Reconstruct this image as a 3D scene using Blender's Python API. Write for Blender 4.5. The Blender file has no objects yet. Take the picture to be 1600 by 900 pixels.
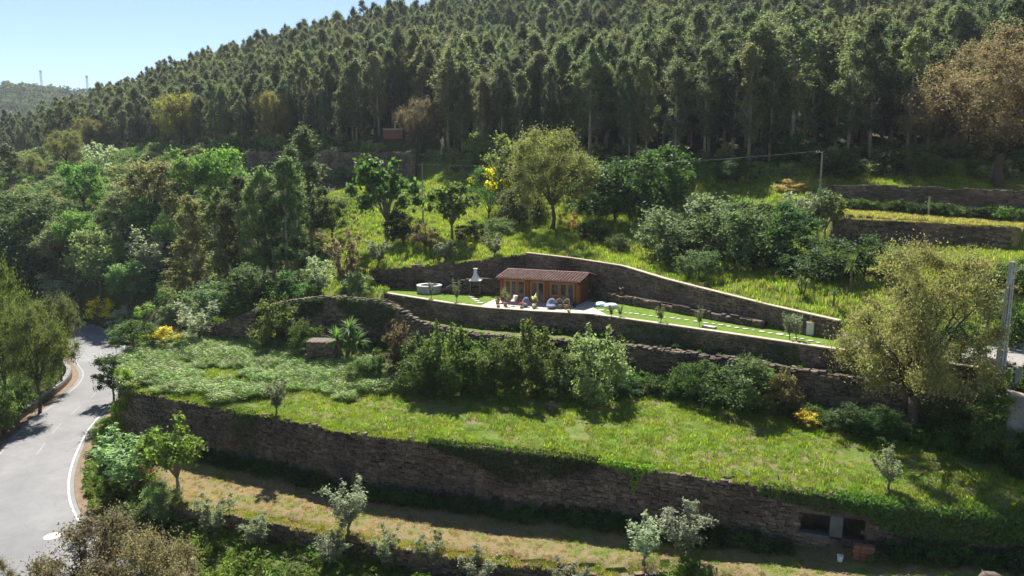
import bpy, bmesh, math, random
import numpy as np
from mathutils import Vector, Matrix, Euler

random.seed(7)
RNG = np.random.default_rng(7)
R = math.radians
scene = bpy.context.scene
COL = scene.collection

# ------------------------------------------------------------------ camera, sky, sun, exposure
CAM_Z, PITCH, FPX = 11.0, R(8.0), 1067.0
cam_data = bpy.data.cameras.new('camera')
cam_data.sensor_width = 36.0
cam_data.lens = 36.0 * FPX / 1600.0
cam_data.clip_end = 6000.0
cam = bpy.data.objects.new('camera', cam_data)
cam.location = (0, 0, CAM_Z)
cam.rotation_euler = (R(90) - PITCH, 0, 0)
COL.objects.link(cam)
scene.camera = cam

SUN_ELEV, SUN_AZ = R(49.0), R(-9.0)          # azimuth from +Y, negative towards -X
world = bpy.data.worlds.new('World')
scene.world = world
world.use_nodes = True
wn = world.node_tree
sky = wn.nodes.new('ShaderNodeTexSky')
sky.sky_type = 'NISHITA'
sky.sun_disc = False
sky.sun_elevation = SUN_ELEV
sky.sun_rotation = SUN_AZ
sky.altitude = 1200
sky.air_density = 1.0
sky.dust_density = 0.15
sky.ozone_density = 1.0
wn.links.new(sky.outputs[0], wn.nodes['Background'].inputs[0])
wn.nodes['Background'].inputs[1].default_value = 0.060

sun_data = bpy.data.lights.new('sun', 'SUN')
sun_data.energy = 5.0
sun_data.angle = R(0.53)
sun_data.color = (1.0, 0.955, 0.88)
sun = bpy.data.objects.new('sun', sun_data)
to_sun = Vector((math.sin(SUN_AZ) * math.cos(SUN_ELEV), math.cos(SUN_AZ) * math.cos(SUN_ELEV), math.sin(SUN_ELEV)))
sun.rotation_euler = to_sun.to_track_quat('Z', 'Y').to_euler()
COL.objects.link(sun)

scene.view_settings.view_transform = 'Standard'
scene.view_settings.look = 'None'
scene.view_settings.exposure = 1.32
scene.view_settings.gamma = 1.0
scene.render.engine = 'CYCLES'
scene.cycles.use_denoising = True
scene.cycles.max_bounces = 8
scene.cycles.transparent_max_bounces = 8
scene.cycles.diffuse_bounces = 4
scene.cycles.glossy_bounces = 2
scene.cycles.transmission_bounces = 4
scene.cycles.volume_bounces = 0

# ------------------------------------------------------------------ pixel <-> world helpers (photo is 1600 x 900)
FWD = np.array([0, math.cos(PITCH), -math.sin(PITCH)])
UPV = np.array([0, math.sin(PITCH), math.cos(PITCH)])

def ray(u, v):
    d = FWD + np.array([1.0, 0, 0]) * ((u - 800) / FPX) + UPV * ((450 - v) / FPX)
    return d

def at_z(u, v, z):
    d = ray(u, v); t = (z - CAM_Z) / d[2]
    return (d[0] * t, d[1] * t, z)

def at_d(u, v, dist):
    d = ray(u, v); t = dist / d[1]
    return (d[0] * t, dist, CAM_Z + d[2] * t)

def project(x, y, z):
    px = np.asarray(x, float); py = np.asarray(y, float); pz = np.asarray(z, float) - CAM_Z
    dep = py * FWD[1] + pz * FWD[2]
    up = py * UPV[1] + pz * UPV[2]
    dep = np.where(np.abs(dep) < 1e-6, 1e-6, dep)
    return 800 + FPX * px / dep, 450 - FPX * up / dep, dep

# ------------------------------------------------------------------ materials
MATS = {}
def new_mat(name):
    m = bpy.data.materials.new(name); m.use_nodes = True
    nt = m.node_tree
    for n in list(nt.nodes):
        nt.nodes.remove(n)
    out = nt.nodes.new('ShaderNodeOutputMaterial')
    MATS[name] = m
    return m, nt, out

def N(nt, typ, **kw):
    n = nt.nodes.new(typ)
    for k, v in kw.items():
        if k.startswith('i_'):
            key = k[2:]
            key = int(key) if key.isdigit() else key
            n.inputs[key].default_value = v
        else:
            setattr(n, k, v)
    return n

def ramp(nt, fac, stops):
    r = nt.nodes.new('ShaderNodeValToRGB')
    el = r.color_ramp.elements
    while len(el) < len(stops):
        el.new(0.5)
    for e, (p, c) in zip(el, stops):
        e.position = p; e.color = (c[0], c[1], c[2], 1)
    nt.links.new(fac, r.inputs[0])
    return r.outputs[0]

def mixc(nt, fac, a, b, mode='MIX'):
    m = nt.nodes.new('ShaderNodeMix'); m.data_type = 'RGBA'; m.blend_type = mode
    for sock, val in ((m.inputs[0], fac), (m.inputs[6], a), (m.inputs[7], b)):
        if isinstance(val, (int, float)):
            sock.default_value = val
        elif isinstance(val, tuple):
            sock.default_value = (*val[:3], 1)
        else:
            nt.links.new(val, sock)
    return m.outputs[2]

def mth(nt, op, a, b=None, c=None):
    m = nt.nodes.new('ShaderNodeMath'); m.operation = op
    for i, val in enumerate((a, b, c)):
        if val is None: continue
        if isinstance(val, (int, float)): m.inputs[i].default_value = val
        else: nt.links.new(val, m.inputs[i])
    return m.outputs[0]

def noise(nt, scale, detail=4, rough=0.55, vec=None, out=0):
    n = N(nt, 'ShaderNodeTexNoise'); n.inputs['Scale'].default_value = scale
    n.inputs['Detail'].default_value = detail; n.inputs['Roughness'].default_value = rough
    if vec is None:
        g = N(nt, 'ShaderNodeNewGeometry'); vec = g.outputs['Position']
    nt.links.new(vec, n.inputs['Vector'])
    return n.outputs[out]

def principled(nt, out, col, rough=0.9, bump=None, bstr=0.4, bdist=0.05, spec=0.3, metal=0.0):
    p = N(nt, 'ShaderNodeBsdfPrincipled')
    if isinstance(col, tuple): p.inputs['Base Color'].default_value = (*col[:3], 1)
    else: nt.links.new(col, p.inputs['Base Color'])
    if isinstance(rough, (int, float)): p.inputs['Roughness'].default_value = rough
    else: nt.links.new(rough, p.inputs['Roughness'])
    p.inputs['Specular IOR Level'].default_value = spec
    p.inputs['Metallic'].default_value = metal
    if bump is not None:
        b = N(nt, 'ShaderNodeBump'); b.inputs['Strength'].default_value = bstr; b.inputs['Distance'].default_value = bdist
        nt.links.new(bump, b.inputs['Height']); nt.links.new(b.outputs[0], p.inputs['Normal'])
    nt.links.new(p.outputs[0], out.inputs[0])
    return p

def simple_mat(name, c1, c2, scale=3.0, rough=0.85, bump=0.3, bdist=0.02, spec=0.3, fine=30.0):
    m, nt, out = new_mat(name)
    f = noise(nt, scale, 5)
    f2 = noise(nt, fine, 3)
    mixf = mth(nt, 'ADD', mth(nt, 'MULTIPLY', f, 0.65), mth(nt, 'MULTIPLY', f2, 0.35))
    c = ramp(nt, mixf, [(0.35, c1), (0.65, c2)])
    principled(nt, out, c, rough, f2, bump, bdist, spec)
    return m

def foliage_mat(name, flower=None, trans=0.38, spec=0.35, rough=0.5, tint=None):
    m, nt, out = new_mat(name)
    oi = N(nt, 'ShaderNodeObjectInfo'); g = N(nt, 'ShaderNodeNewGeometry')
    base = oi.outputs['Color']
    if tint is not None:
        rgb = N(nt, 'ShaderNodeRGB'); rgb.outputs[0].default_value = (*tint, 1); base = rgb.outputs[0]
    if flower is not None:
        base = mixc(nt, g.outputs['Random Per Island'], flower, tuple(min(1, c * 1.25) for c in flower))
    nz = noise(nt, 0.55, 3)
    tc = N(nt, 'ShaderNodeTexCoord')
    hs = N(nt, 'ShaderNodeHueSaturation')
    nt.links.new(base, hs.inputs['Color'])
    # hue: object random + clump noise, value: leaf random * object random
    hue = mth(nt, 'ADD', 0.5, mth(nt, 'ADD', mth(nt, 'MULTIPLY', mth(nt, 'SUBTRACT', oi.outputs['Random'], 0.5), 0.05),
                                  mth(nt, 'MULTIPLY', mth(nt, 'SUBTRACT', nz, 0.5), -0.10)))
    nt.links.new(hue, hs.inputs['Hue'])
    val = mth(nt, 'MULTIPLY', mth(nt, 'ADD', 0.80, mth(nt, 'MULTIPLY', g.outputs['Random Per Island'], 0.84)),
              mth(nt, 'ADD', 0.72, mth(nt, 'MULTIPLY', oi.outputs['Random'], 0.56)))
    nt.links.new(val, hs.inputs['Value'])
    sat = mth(nt, 'ADD', 0.85, mth(nt, 'MULTIPLY', oi.outputs['Random'], 0.25))
    nt.links.new(sat, hs.inputs['Saturation'])
    p = N(nt, 'ShaderNodeBsdfPrincipled')
    nt.links.new(hs.outputs[0], p.inputs['Base Color'])
    p.inputs['Roughness'].default_value = rough
    p.inputs['Specular IOR Level'].default_value = spec
    t = N(nt, 'ShaderNodeBsdfTranslucent')
    tcol = mixc(nt, 1.0, hs.outputs[0], (1.45, 1.58, 0.92), 'MULTIPLY')
    nt.links.new(tcol, t.inputs['Color'])
    mx = N(nt, 'ShaderNodeMixShader'); mx.inputs[0].default_value = trans
    nt.links.new(p.outputs[0], mx.inputs[1]); nt.links.new(t.outputs[0], mx.inputs[2])
    nt.links.new(mx.outputs[0], out.inputs[0])
    return m

foliage_mat('foliage', trans=0.46, spec=0.22, rough=0.6)
foliage_mat('foliage_glossy', trans=0.42, spec=0.15, rough=0.6)
foliage_mat('blossom', flower=(0.52, 0.38, 0.03), trans=0.3)
foliage_mat('grass_blade', trans=0.45, spec=0.2, rough=0.6)
foliage_mat('fern_blade', trans=0.28, spec=0.15, rough=0.6)

FOL = {'foliage': (0.46, 0.22, 0.6), 'foliage_glossy': (0.42, 0.15, 0.6), 'grass_blade': (0.45, 0.2, 0.6), 'fern_blade': (0.28, 0.15, 0.6)}
def tinted(base, col):
    key = '%s_%03d_%03d_%03d' % (base, *(int(c * 1000) for c in col))
    if key not in MATS:
        t, sp, ro = FOL[base]; foliage_mat(key, None, t, sp, ro, tuple(float(c) for c in col))
    return MATS[key]

def bark_mat():
    m, nt, out = new_mat('bark')
    oi = N(nt, 'ShaderNodeObjectInfo')
    nz = noise(nt, 6.0, 5)
    c = mixc(nt, 1.0, oi.outputs['Color'], ramp(nt, nz, [(0.3, (0.55, 0.55, 0.55)), (0.7, (1.25, 1.2, 1.15))]), 'MULTIPLY')
    principled(nt, out, c, 0.9, nz, 0.6, 0.05, 0.15)
bark_mat()

def stone_mat(name, cols, bump=0.5):
    m, nt, out = new_mat(name)
    oi = N(nt, 'ShaderNodeObjectInfo'); g = N(nt, 'ShaderNodeNewGeometry')
    rnd = mth(nt, 'FRACT', mth(nt, 'ADD', g.outputs['Random Per Island'], mth(nt, 'MULTIPLY', oi.outputs['Random'], 7.31)))
    c = ramp(nt, rnd, [(i / (len(cols) - 1), cc) for i, cc in enumerate(cols)])
    big = noise(nt, 0.35, 4)
    c = mixc(nt, 1.0, c, ramp(nt, big, [(0.32, (0.48, 0.47, 0.46)), (0.60, (1.15, 1.08, 0.98))]), 'MULTIPLY')
    fine = noise(nt, 9.0, 5)
    c = mixc(nt, 1.0, c, ramp(nt, fine, [(0.25, (0.65, 0.65, 0.65)), (0.7, (1.2, 1.2, 1.2))]), 'MULTIPLY')
    lich = noise(nt, 2.2, 6, 0.7)
    c = mixc(nt, ramp(nt, lich, [(0.6, (0, 0, 0)), (0.72, (0.55, 0.55, 0.55))]), c, (0.30, 0.30, 0.24))
    principled(nt, out, c, 0.92, fine, bump, 0.03, 0.15)
stone_mat('schist', [(0.105, 0.085, 0.068), (0.155, 0.125, 0.098), (0.075, 0.065, 0.058), (0.20, 0.16, 0.122), (0.125, 0.105, 0.09)])
stone_mat('schist_pale', [(0.15, 0.118, 0.09), (0.20, 0.16, 0.122), (0.11, 0.092, 0.08), (0.245, 0.198, 0.15), (0.165, 0.138, 0.114)])
stone_mat('rubble', [(0.30, 0.27, 0.23), (0.40, 0.37, 0.32), (0.24, 0.21, 0.18), (0.45, 0.42, 0.37)])
simple_mat('mortar', (0.075, 0.060, 0.047), (0.115, 0.092, 0.07), 2.0)
simple_mat('coping', (0.36, 0.285, 0.195), (0.46, 0.375, 0.265), 1.2, 0.85, 0.3, 0.01)
simple_mat('concrete', (0.36, 0.35, 0.33), (0.46, 0.45, 0.43), 1.5, 0.9, 0.3, 0.01)
simple_mat('concrete_pale', (0.55, 0.53, 0.49), (0.66, 0.63, 0.59), 2.0, 0.85, 0.2, 0.005)
simple_mat('paving', (0.34, 0.31, 0.27), (0.45, 0.41, 0.36), 2.0, 0.85, 0.2, 0.01)
simple_mat('step_stone', (0.40, 0.37, 0.31), (0.56, 0.52, 0.46), 3.0, 0.85, 0.3, 0.01)
simple_mat('earth', (0.14, 0.095, 0.06), (0.22, 0.16, 0.10), 1.5, 0.95, 0.6, 0.05)
simple_mat('concrete_old', (0.15, 0.145, 0.135), (0.24, 0.23, 0.215), 1.5, 0.92, 0.4, 0.01)
simple_mat('gravel', (0.18, 0.17, 0.16), (0.30, 0.285, 0.26), 3.0, 0.95, 0.8, 0.05, fine=14)
simple_mat('road_paint', (0.34, 0.335, 0.32), (0.56, 0.55, 0.53), 2.2, 0.7, 0.1, 0.003)
simple_mat('faded_paint', (0.20, 0.197, 0.19), (0.32, 0.315, 0.305), 2.8, 0.75, 0.1, 0.003)
simple_mat('wood_post', (0.22, 0.18, 0.13), (0.34, 0.29, 0.22), 8.0, 0.9, 0.3, 0.01)
simple_mat('galvanised', (0.34, 0.36, 0.38), (0.42, 0.44, 0.46), 4.0, 0.55, 0.1, 0.004)
simple_mat('render_white', (0.60, 0.60, 0.58), (0.72, 0.71, 0.69), 2.5, 0.85, 0.2, 0.01)
simple_mat('brick_red', (0.15, 0.065, 0.045), (0.22, 0.10, 0.065), 5.0, 0.9, 0.5, 0.02)
simple_mat('post_grey', (0.085, 0.083, 0.08), (0.14, 0.137, 0.13), 2.5, 0.92, 0.4, 0.01)
simple_mat('wool_shaded', (0.12, 0.10, 0.08), (0.18, 0.15, 0.12), 12.0, 0.95, 1.0, 0.03, 0.1, 25)  # wool colour darkened to stand for the shade over the sheep
simple_mat('sheep_face', (0.68, 0.64, 0.60), (0.76, 0.73, 0.69), 12.0, 0.9, 0.2, 0.01)
simple_mat('black', (0.012, 0.012, 0.012), (0.022, 0.022, 0.022), 4.0, 0.6, 0.1, 0.004)
simple_mat('stem_wood', (0.10, 0.075, 0.05), (0.15, 0.115, 0.08), 8.0, 0.9, 0.4, 0.02)
simple_mat('terracotta', (0.34, 0.15, 0.08), (0.42, 0.20, 0.11), 6.0, 0.85, 0.2, 0.005)
simple_mat('bean_bag', (0.15, 0.17, 0.26), (0.19, 0.21, 0.31), 8.0, 0.9, 0.3, 0.01)
simple_mat('wicker', (0.20, 0.14, 0.09), (0.29, 0.21, 0.14), 20.0, 0.8, 0.8, 0.01)
simple_mat('float_white', (0.66, 0.70, 0.74), (0.74, 0.78, 0.80), 3.0, 0.45, 0.05, 0.004, 0.5)
simple_mat('float_blue', (0.42, 0.53, 0.64), (0.50, 0.60, 0.70), 3.0, 0.45, 0.05, 0.004, 0.5)
simple_mat('tub_shell', (0.26, 0.25, 0.24), (0.33, 0.32, 0.31), 3.0, 0.7, 0.3, 0.01)
simple_mat('tub_rim', (0.56, 0.56, 0.55), (0.64, 0.64, 0.63), 3.0, 0.6, 0.1, 0.005)
simple_mat('canvas', (0.60, 0.54, 0.46), (0.70, 0.65, 0.57), 6.0, 0.9, 0.2, 0.005)
simple_mat('dry_fern', (0.30, 0.10, 0.03), (0.42, 0.17, 0.06), 4.0, 0.9, 0.3, 0.02)
simple_mat('soot_and_doorway_shade', (0.02, 0.018, 0.016), (0.04, 0.036, 0.03), 5.0, 0.95, 0.2, 0.01)  # grate soot, and the painted dark inside the open rear doorway

def wood_mat(name, c1, c2, axis_scale):
    m, nt, out = new_mat(name)
    tc = N(nt, 'ShaderNodeTexCoord'); mp = N(nt, 'ShaderNodeMapping')
    mp.inputs['Scale'].default_value = axis_scale
    nt.links.new(tc.outputs['Object'], mp.inputs[0])
    f = noise(nt, 1.0, 6, 0.6, mp.outputs[0])
    c = ramp(nt, f, [(0.3, c1), (0.7, c2)])
    principled(nt, out, c, 0.6, f, 0.3, 0.01, 0.35)
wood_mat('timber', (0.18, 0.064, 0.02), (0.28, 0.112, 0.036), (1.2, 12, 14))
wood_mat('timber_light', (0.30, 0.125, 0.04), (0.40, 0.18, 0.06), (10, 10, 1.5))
wood_mat('timber_dark_shade', (0.085, 0.030, 0.015), (0.13, 0.05, 0.024), (12, 1.2, 14))  # darker copy of timber; the gables' shade is put into its colour

def tile_mat():
    m, nt, out = new_mat('roof_tile')
    g = N(nt, 'ShaderNodeNewGeometry')
    c = ramp(nt, g.outputs['Random Per Island'], [(0, (0.115, 0.055, 0.042)), (0.5, (0.155, 0.078, 0.06)), (1, (0.20, 0.11, 0.088))])
    f = noise(nt, 7.0, 5)
    c = mixc(nt, 1.0, c, ramp(nt, f, [(0.3, (0.75, 0.75, 0.75)), (0.7, (1.2, 1.2, 1.2))]), 'MULTIPLY')
    principled(nt, out, c, 0.7, f, 0.3, 0.01, 0.18)
tile_mat()

def glass_mat():
    m, nt, out = new_mat('window_glass')
    nz = noise(nt, 1.2, 3)
    c = ramp(nt, nz, [(0.4, (0.03, 0.035, 0.04)), (0.65, (0.10, 0.11, 0.11))])
    p = principled(nt, out, c, 0.08, None, spec=0.4)
glass_mat()

def asphalt_mat():
    m, nt, out = new_mat('asphalt')
    big = noise(nt, 0.18, 5, 0.6); mid = noise(nt, 1.1, 5, 0.65); fine = noise(nt, 22.0, 4)
    c = ramp(nt, mth(nt, 'ADD', mth(nt, 'MULTIPLY', big, 0.55), mth(nt, 'MULTIPLY', mid, 0.45)),
             [(0.32, (0.13, 0.128, 0.128)), (0.52, (0.172, 0.169, 0.168)), (0.70, (0.215, 0.211, 0.208))])
    c = mixc(nt, 1.0, c, ramp(nt, fine, [(0.3, (0.8, 0.8, 0.8)), (0.7, (1.15, 1.15, 1.15))]), 'MULTIPLY')
    vo = N(nt, 'ShaderNodeTexVoronoi'); vo.feature = 'DISTANCE_TO_EDGE'; vo.inputs['Scale'].default_value = 0.32
    g2 = N(nt, 'ShaderNodeNewGeometry'); wob = N(nt, 'ShaderNodeVectorMath'); wob.operation = 'ADD'; nt.links.new(g2.outputs['Position'], wob.inputs[0]); nt.links.new(noise(nt, 0.9, 4, 0.6, None, 1), wob.inputs[1])
    nt.links.new(wob.outputs[0], vo.inputs['Vector'])
    c = mixc(nt, ramp(nt, vo.outputs['Distance'], [(0.004, (0.3, 0.3, 0.3)), (0.011, (0, 0, 0))]), c, (0.06, 0.06, 0.06))
    pt = noise(nt, 0.07, 2, 0.4)
    c = mixc(nt, ramp(nt, pt, [(0.56, (0, 0, 0)), (0.575, (0.28, 0.28, 0.28))]), c, (0.10, 0.10, 0.10))
    at = N(nt, 'ShaderNodeUVMap'); sp = N(nt, 'ShaderNodeSeparateXYZ'); nt.links.new(at.outputs[0], sp.inputs[0])
    # worn wheel tracks: darker bands along the lanes
    tr = mth(nt, 'SINE', mth(nt, 'MULTIPLY', sp.outputs[0], 4 * math.pi))
    trk = mth(nt, 'MULTIPLY', mth(nt, 'ADD', tr, mth(nt, 'MULTIPLY', mid, 1.2)), 0.10)
    c = mixc(nt, trk, c, (0.085, 0.085, 0.085))
    principled(nt, out, c, 0.75, fine, 0.3, 0.01, 0.35)
asphalt_mat()

def ground_mat(name, stops, patch=None, pscale=0.35, scale=0.9, bump=0.9, bdist=0.12, thresh=(0.56, 0.68)):
    m, nt, out = new_mat(name)
    a = noise(nt, scale, 6, 0.65); b = noise(nt, 7.0, 5, 0.7)
    f = mth(nt, 'ADD', mth(nt, 'MULTIPLY', a, 0.55), mth(nt, 'MULTIPLY', b, 0.45))
    c = ramp(nt, f, stops)
    if patch:
        pn = noise(nt, pscale, 7, 0.72)
        c = mixc(nt, ramp(nt, pn, [(thresh[0], (0, 0, 0)), (thresh[1], (0.9, 0.9, 0.9))]), c, patch)
    principled(nt, out, c, 0.95, b, bump, bdist, 0.1)
ground_mat('meadow_ground', [(0.3, (0.055, 0.095, 0.016)), (0.5, (0.105, 0.155, 0.026)), (0.7, (0.16, 0.19, 0.045))], (0.21, 0.155, 0.095), 0.5, thresh=(0.5, 0.6))
ground_mat('slope_ground', [(0.3, (0.06, 0.085, 0.018)), (0.5, (0.12, 0.155, 0.03)), (0.7, (0.19, 0.205, 0.045))], (0.13, 0.11, 0.05), 0.3)
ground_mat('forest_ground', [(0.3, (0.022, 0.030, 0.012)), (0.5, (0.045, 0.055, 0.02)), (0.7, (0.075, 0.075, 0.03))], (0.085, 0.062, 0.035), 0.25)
ground_mat('strip_ground', [(0.3, (0.13, 0.13, 0.05)), (0.5, (0.205, 0.155, 0.08)), (0.7, (0.255, 0.165, 0.105))], (0.11, 0.15, 0.03), 0.5, thresh=(0.5, 0.62))
ground_mat('lawn_ground', [(0.3, (0.075, 0.125, 0.018)), (0.5, (0.105, 0.165, 0.024)), (0.7, (0.14, 0.20, 0.032))], None, bump=0.5, bdist=0.04, scale=2.0)
ground_mat('dry_ground', [(0.3, (0.20, 0.16, 0.06)), (0.5, (0.29, 0.24, 0.09)), (0.7, (0.36, 0.30, 0.13))], (0.12, 0.13, 0.035), 0.4)

# ------------------------------------------------------------------ object helpers
def mesh_from(name, verts, faces, mat=None, smooth=False):
    me = bpy.data.meshes.new(name)
    verts = np.asarray(verts, dtype=np.float32)
    if isinstance(faces, np.ndarray):
        nf, k = faces.shape
        me.vertices.add(len(verts)); me.vertices.foreach_set('co', verts.ravel())
        me.loops.add(nf * k); me.loops.foreach_set('vertex_index', faces.astype(np.int32).ravel())
        me.polygons.add(nf)
        me.polygons.foreach_set('loop_start', np.arange(0, nf * k, k, dtype=np.int32))
        me.polygons.foreach_set('loop_total', np.full(nf, k, dtype=np.int32))
        me.update(calc_edges=True)
    else:
        me.from_pydata([tuple(map(float, v)) for v in verts], [], faces)
        me.update()
    for mm in ([mat] if isinstance(mat, str) else (mat or [])):
        me.materials.append(MATS[mm])
    if smooth:
        me.polygons.foreach_set('use_smooth', np.ones(len(me.polygons), dtype=bool))
    return me

def link(name, data, parent=None, loc=(0, 0, 0), rz=0.0, scale=(1, 1, 1), color=None):
    o = bpy.data.objects.new(name, data)
    COL.objects.link(o)
    o.location = loc; o.rotation_euler = (0, 0, rz); o.scale = scale
    if parent is not None: o.parent = parent
    if color is not None: o.color = (*color[:3], 1)
    return o

def tag(o, label=None, cat=None, group=None, kind=None):
    if label: o['label'] = label
    if cat: o['category'] = cat
    if group: o['group'] = group
    if kind: o['kind'] = kind
    return o

def thing(name, label, cat, loc=(0, 0, 0), rz=0.0, group=None):
    o = link(name, None, None, loc, rz)
    return tag(o, label, cat, group)

class MB:
    def __init__(s): s.v = []; s.f = []
    def box(s, c, size, rz=0.0, taper=1.0, M=None):
        hx, hy, hz = size[0] / 2, size[1] / 2, size[2] / 2
        b = len(s.v); ca, sa = math.cos(rz), math.sin(rz)
        for z in (-1, 1):
            k = taper if z > 0 else 1.0
            for x, y in ((-1, -1), (1, -1), (1, 1), (-1, 1)):
                p = (x * hx * k, y * hy * k, z * hz)
                q = (p[0] * ca - p[1] * sa + c[0], p[0] * sa + p[1] * ca + c[1], p[2] + c[2])
                s.v.append(tuple(M @ Vector(q)) if M else q)
        s.f += [(b, b+3, b+2, b+1), (b+4, b+5, b+6, b+7)] + [(b+i, b+(i+1) % 4, b+4+(i+1) % 4, b+4+i) for i in range(4)]
        return s
    def tube(s, pts, rads, sides=6, cap=True):
        pts = [Vector(p) for p in pts]; b = len(s.v); n = len(pts)
        if isinstance(rads, (int, float)): rads = [rads] * n
        for i, p in enumerate(pts):
            t = (pts[min(i+1, n-1)] - pts[max(i-1, 0)])
            if t.length < 1e-9: t = Vector((0, 0, 1))
            t.normalize()
            a = t.cross(Vector((0, 0, 1)) if abs(t.z) < 0.9 else Vector((1, 0, 0))).normalized(); c = t.cross(a)
            for k in range(sides):
                th = 2 * math.pi * k / sides
                s.v.append(tuple(p + (a * math.cos(th) + c * math.sin(th)) * rads[i]))
        for i in range(n - 1):
            for k in range(sides):
                s.f.append((b+i*sides+k, b+i*sides+(k+1) % sides, b+(i+1)*sides+(k+1) % sides, b+(i+1)*sides+k))
        if cap:
            s.f.append(tuple(b + k for k in range(sides))[::-1]); s.f.append(tuple(b + (n-1)*sides + k for k in range(sides)))
        return s
    def lathe(s, prof, c=(0, 0, 0), sides=20, sx=1.0, sy=1.0, close=True):
        b = len(s.v)
        for r, z in prof:
            for k in range(sides):
                th = 2 * math.pi * k / sides
                s.v.append((c[0] + r * sx * math.cos(th), c[1] + r * sy * math.sin(th), c[2] + z))
        for i in range(len(prof) - 1):
            for k in range(sides):
                s.f.append((b+i*sides+k, b+i*sides+(k+1) % sides, b+(i+1)*sides+(k+1) % sides, b+(i+1)*sides+k))
        if close:
            s.f.append(tuple(b + k for k in range(sides))[::-1]); s.f.append(tuple(b + (len(prof)-1)*sides + k for k in range(sides)))
        return s
    def poly(s, pts):
        b = len(s.v); s.v += [tuple(p) for p in pts]; s.f.append(tuple(range(b, b + len(pts)))); return s
    def prism(s, pts, z0, z1):
        b = len(s.v); n = len(pts)
        s.v += [(p[0], p[1], z0) for p in pts] + [(p[0], p[1], z1) for p in pts]
        s.f.append(tuple(range(b, b+n))[::-1]); s.f.append(tuple(range(b+n, b+2*n)))
        s.f += [(b+i, b+(i+1) % n, b+n+(i+1) % n, b+n+i) for i in range(n)]
        return s
    def build(s, name, mat, parent=None, loc=(0, 0, 0), rz=0.0, smooth=False, color=None, bevel=0.0):
        me = mesh_from(name, s.v, s.f, mat, smooth)
        o = link(name, me, parent, loc, rz, color=color)
        if bevel:
            md = o.modifiers.new('bevel', 'BEVEL'); md.width = bevel; md.segments = 2; md.limit_method = 'ANGLE'
        return o

# ------------------------------------------------------------------ terrain
def lin(points, z):
    return [at_z(u, v, z)[:2] for u, v in points]

W1 = lin([(187, 606), (330, 634), (430, 651), (540, 674), (700, 692), (900, 713), (1060, 738), (1250, 766), (1420, 786), (1598, 806)], -5.0)
W1 += [(38.0, 28.6), (62.0, 20.0)]
W0 = lin([(262, 788), (380, 806), (540, 840), (700, 868), (830, 884), (960, 900)], -9.0) + [(8.5, 34.0)]
W2 = [(-33.5, 70.5), (-26.5, 69.0), (-20.0, 67.3), (-12.6, 66.0), (-9.2, 62.5), (-2.0, 59.0), (8.8, 54.8), (14.8, 51.0), (20.4, 46.9), (25.0, 43.6), (29.0, 40.9), (36.0, 38.7), (62.0, 31.0)]
W3 = lin([(603, 459), (700, 474.5), (760, 482), (830, 487), (925, 492), (1100, 517), (1290, 545), (1530, 576)], 0.0) + [(36.0, 40.4), (62.0, 33.0)]
W4 = [(-16.5, 78.6), (-8.0, 77.3), (1.5, 76.0), (11.3, 69.7), (17.0, 61.2), (22.8, 53.0), (24.6, 50.6)]
W4X = W4 + [(30.0, 49.6), (40.0, 46.5), (62.0, 40.0)]
W5 = [at_d(1302, 338, 77)[:2], at_d(1440, 345, 72.3)[:2], at_d(1582, 352, 67.5)[:2]]
W6 = [at_d(1285, 286, 85)[:2], at_d(1420, 289, 80.5)[:2], at_d(1560, 292, 76)[:2], at_d(1720, 296, 71)[:2]]
SHELTER_X = (15.4, 19.1)

def poly_in(poly, X, Y):
    inside = np.zeros(X.shape, bool); n = len(poly)
    for i in range(n):
        x1, y1 = poly[i]; x2, y2 = poly[(i + 1) % n]
        if y1 == y2: continue
        c = ((y1 > Y) != (y2 > Y)) & (X < (x2 - x1) * (Y - y1) / (y2 - y1) + x1)
        inside ^= c
    return inside

def shift(line, s):
    """move a left-to-right line s metres back from the camera (along its back normal)"""
    out = []
    for i, p in enumerate(line):
        a = line[max(i-1, 0)]; b = line[min(i+1, len(line)-1)]
        t = Vector((b[0]-a[0], b[1]-a[1])).normalized()
        out.append((p[0] - t.y * s, p[1] + t.x * s))
    return out
S = 0.36
W1S, W2S, W3S, W4S, W0S = shift(W1, S), shift(W2, S), shift(W3, S), shift(W4X, S), shift(W0, S)
T2_LEFT = [(-37.0, 68.5), (-37.6, 65.0), (-35.0, 59.5)]
P_T2 = W1S + W2S[::-1] + T2_LEFT
P_T1 = W0S + [(14.0, 31.0), (30.0, 22.0), (62.0, 8.0)] + W1S[::-1]
P_T3 = [W2S[3]] + W2S[4:] + W3S[::-1] + [(-14.2, 71.0)]
P_T4 = W3S + W4S[::-1] + [(-15.2, 75.5)]
P_T5 = shift(W5, S) + [(64.0, 60.0)] + shift(W6, S)[::-1]

ROAD_W, ROAD_Z = 5.7, -10.5
_near = lin([(420, 945), (250, 905), (180, 872), (140, 838), (118, 806), (109, 784), (106, 758), (111, 727.6), (126.5, 690.5), (146, 658)], ROAD_Z)
_far = [(p[0] + 5.2, p[1] + 2.2) for p in lin([(78, 637), (114, 611), (131, 591)], ROAD_Z)] + [(p[0] + 4.6, p[1] + 3.4) for p in lin([(131, 581), (119, 567), (118, 552), (121, 541)], ROAD_Z)]
ROAD_R = [(60, 15.0), (40, 19.5), (20, 24.5), (4, 28.5)] + _near + _far[1:] + [(-70, 112.0), (-84, 117.0)]
def smooth_line(pts, n=4):
    pts = np.array(pts, float)
    for _ in range(n):
        q = np.empty((2 * len(pts) - 2, 2)); q[0::2] = pts[:-1] * .75 + pts[1:] * .25; q[1::2] = pts[:-1] * .25 + pts[1:] * .75
        pts = np.vstack([pts[:1], q, pts[-1:]])
    return pts
RR = smooth_line(ROAD_R, 3)
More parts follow.
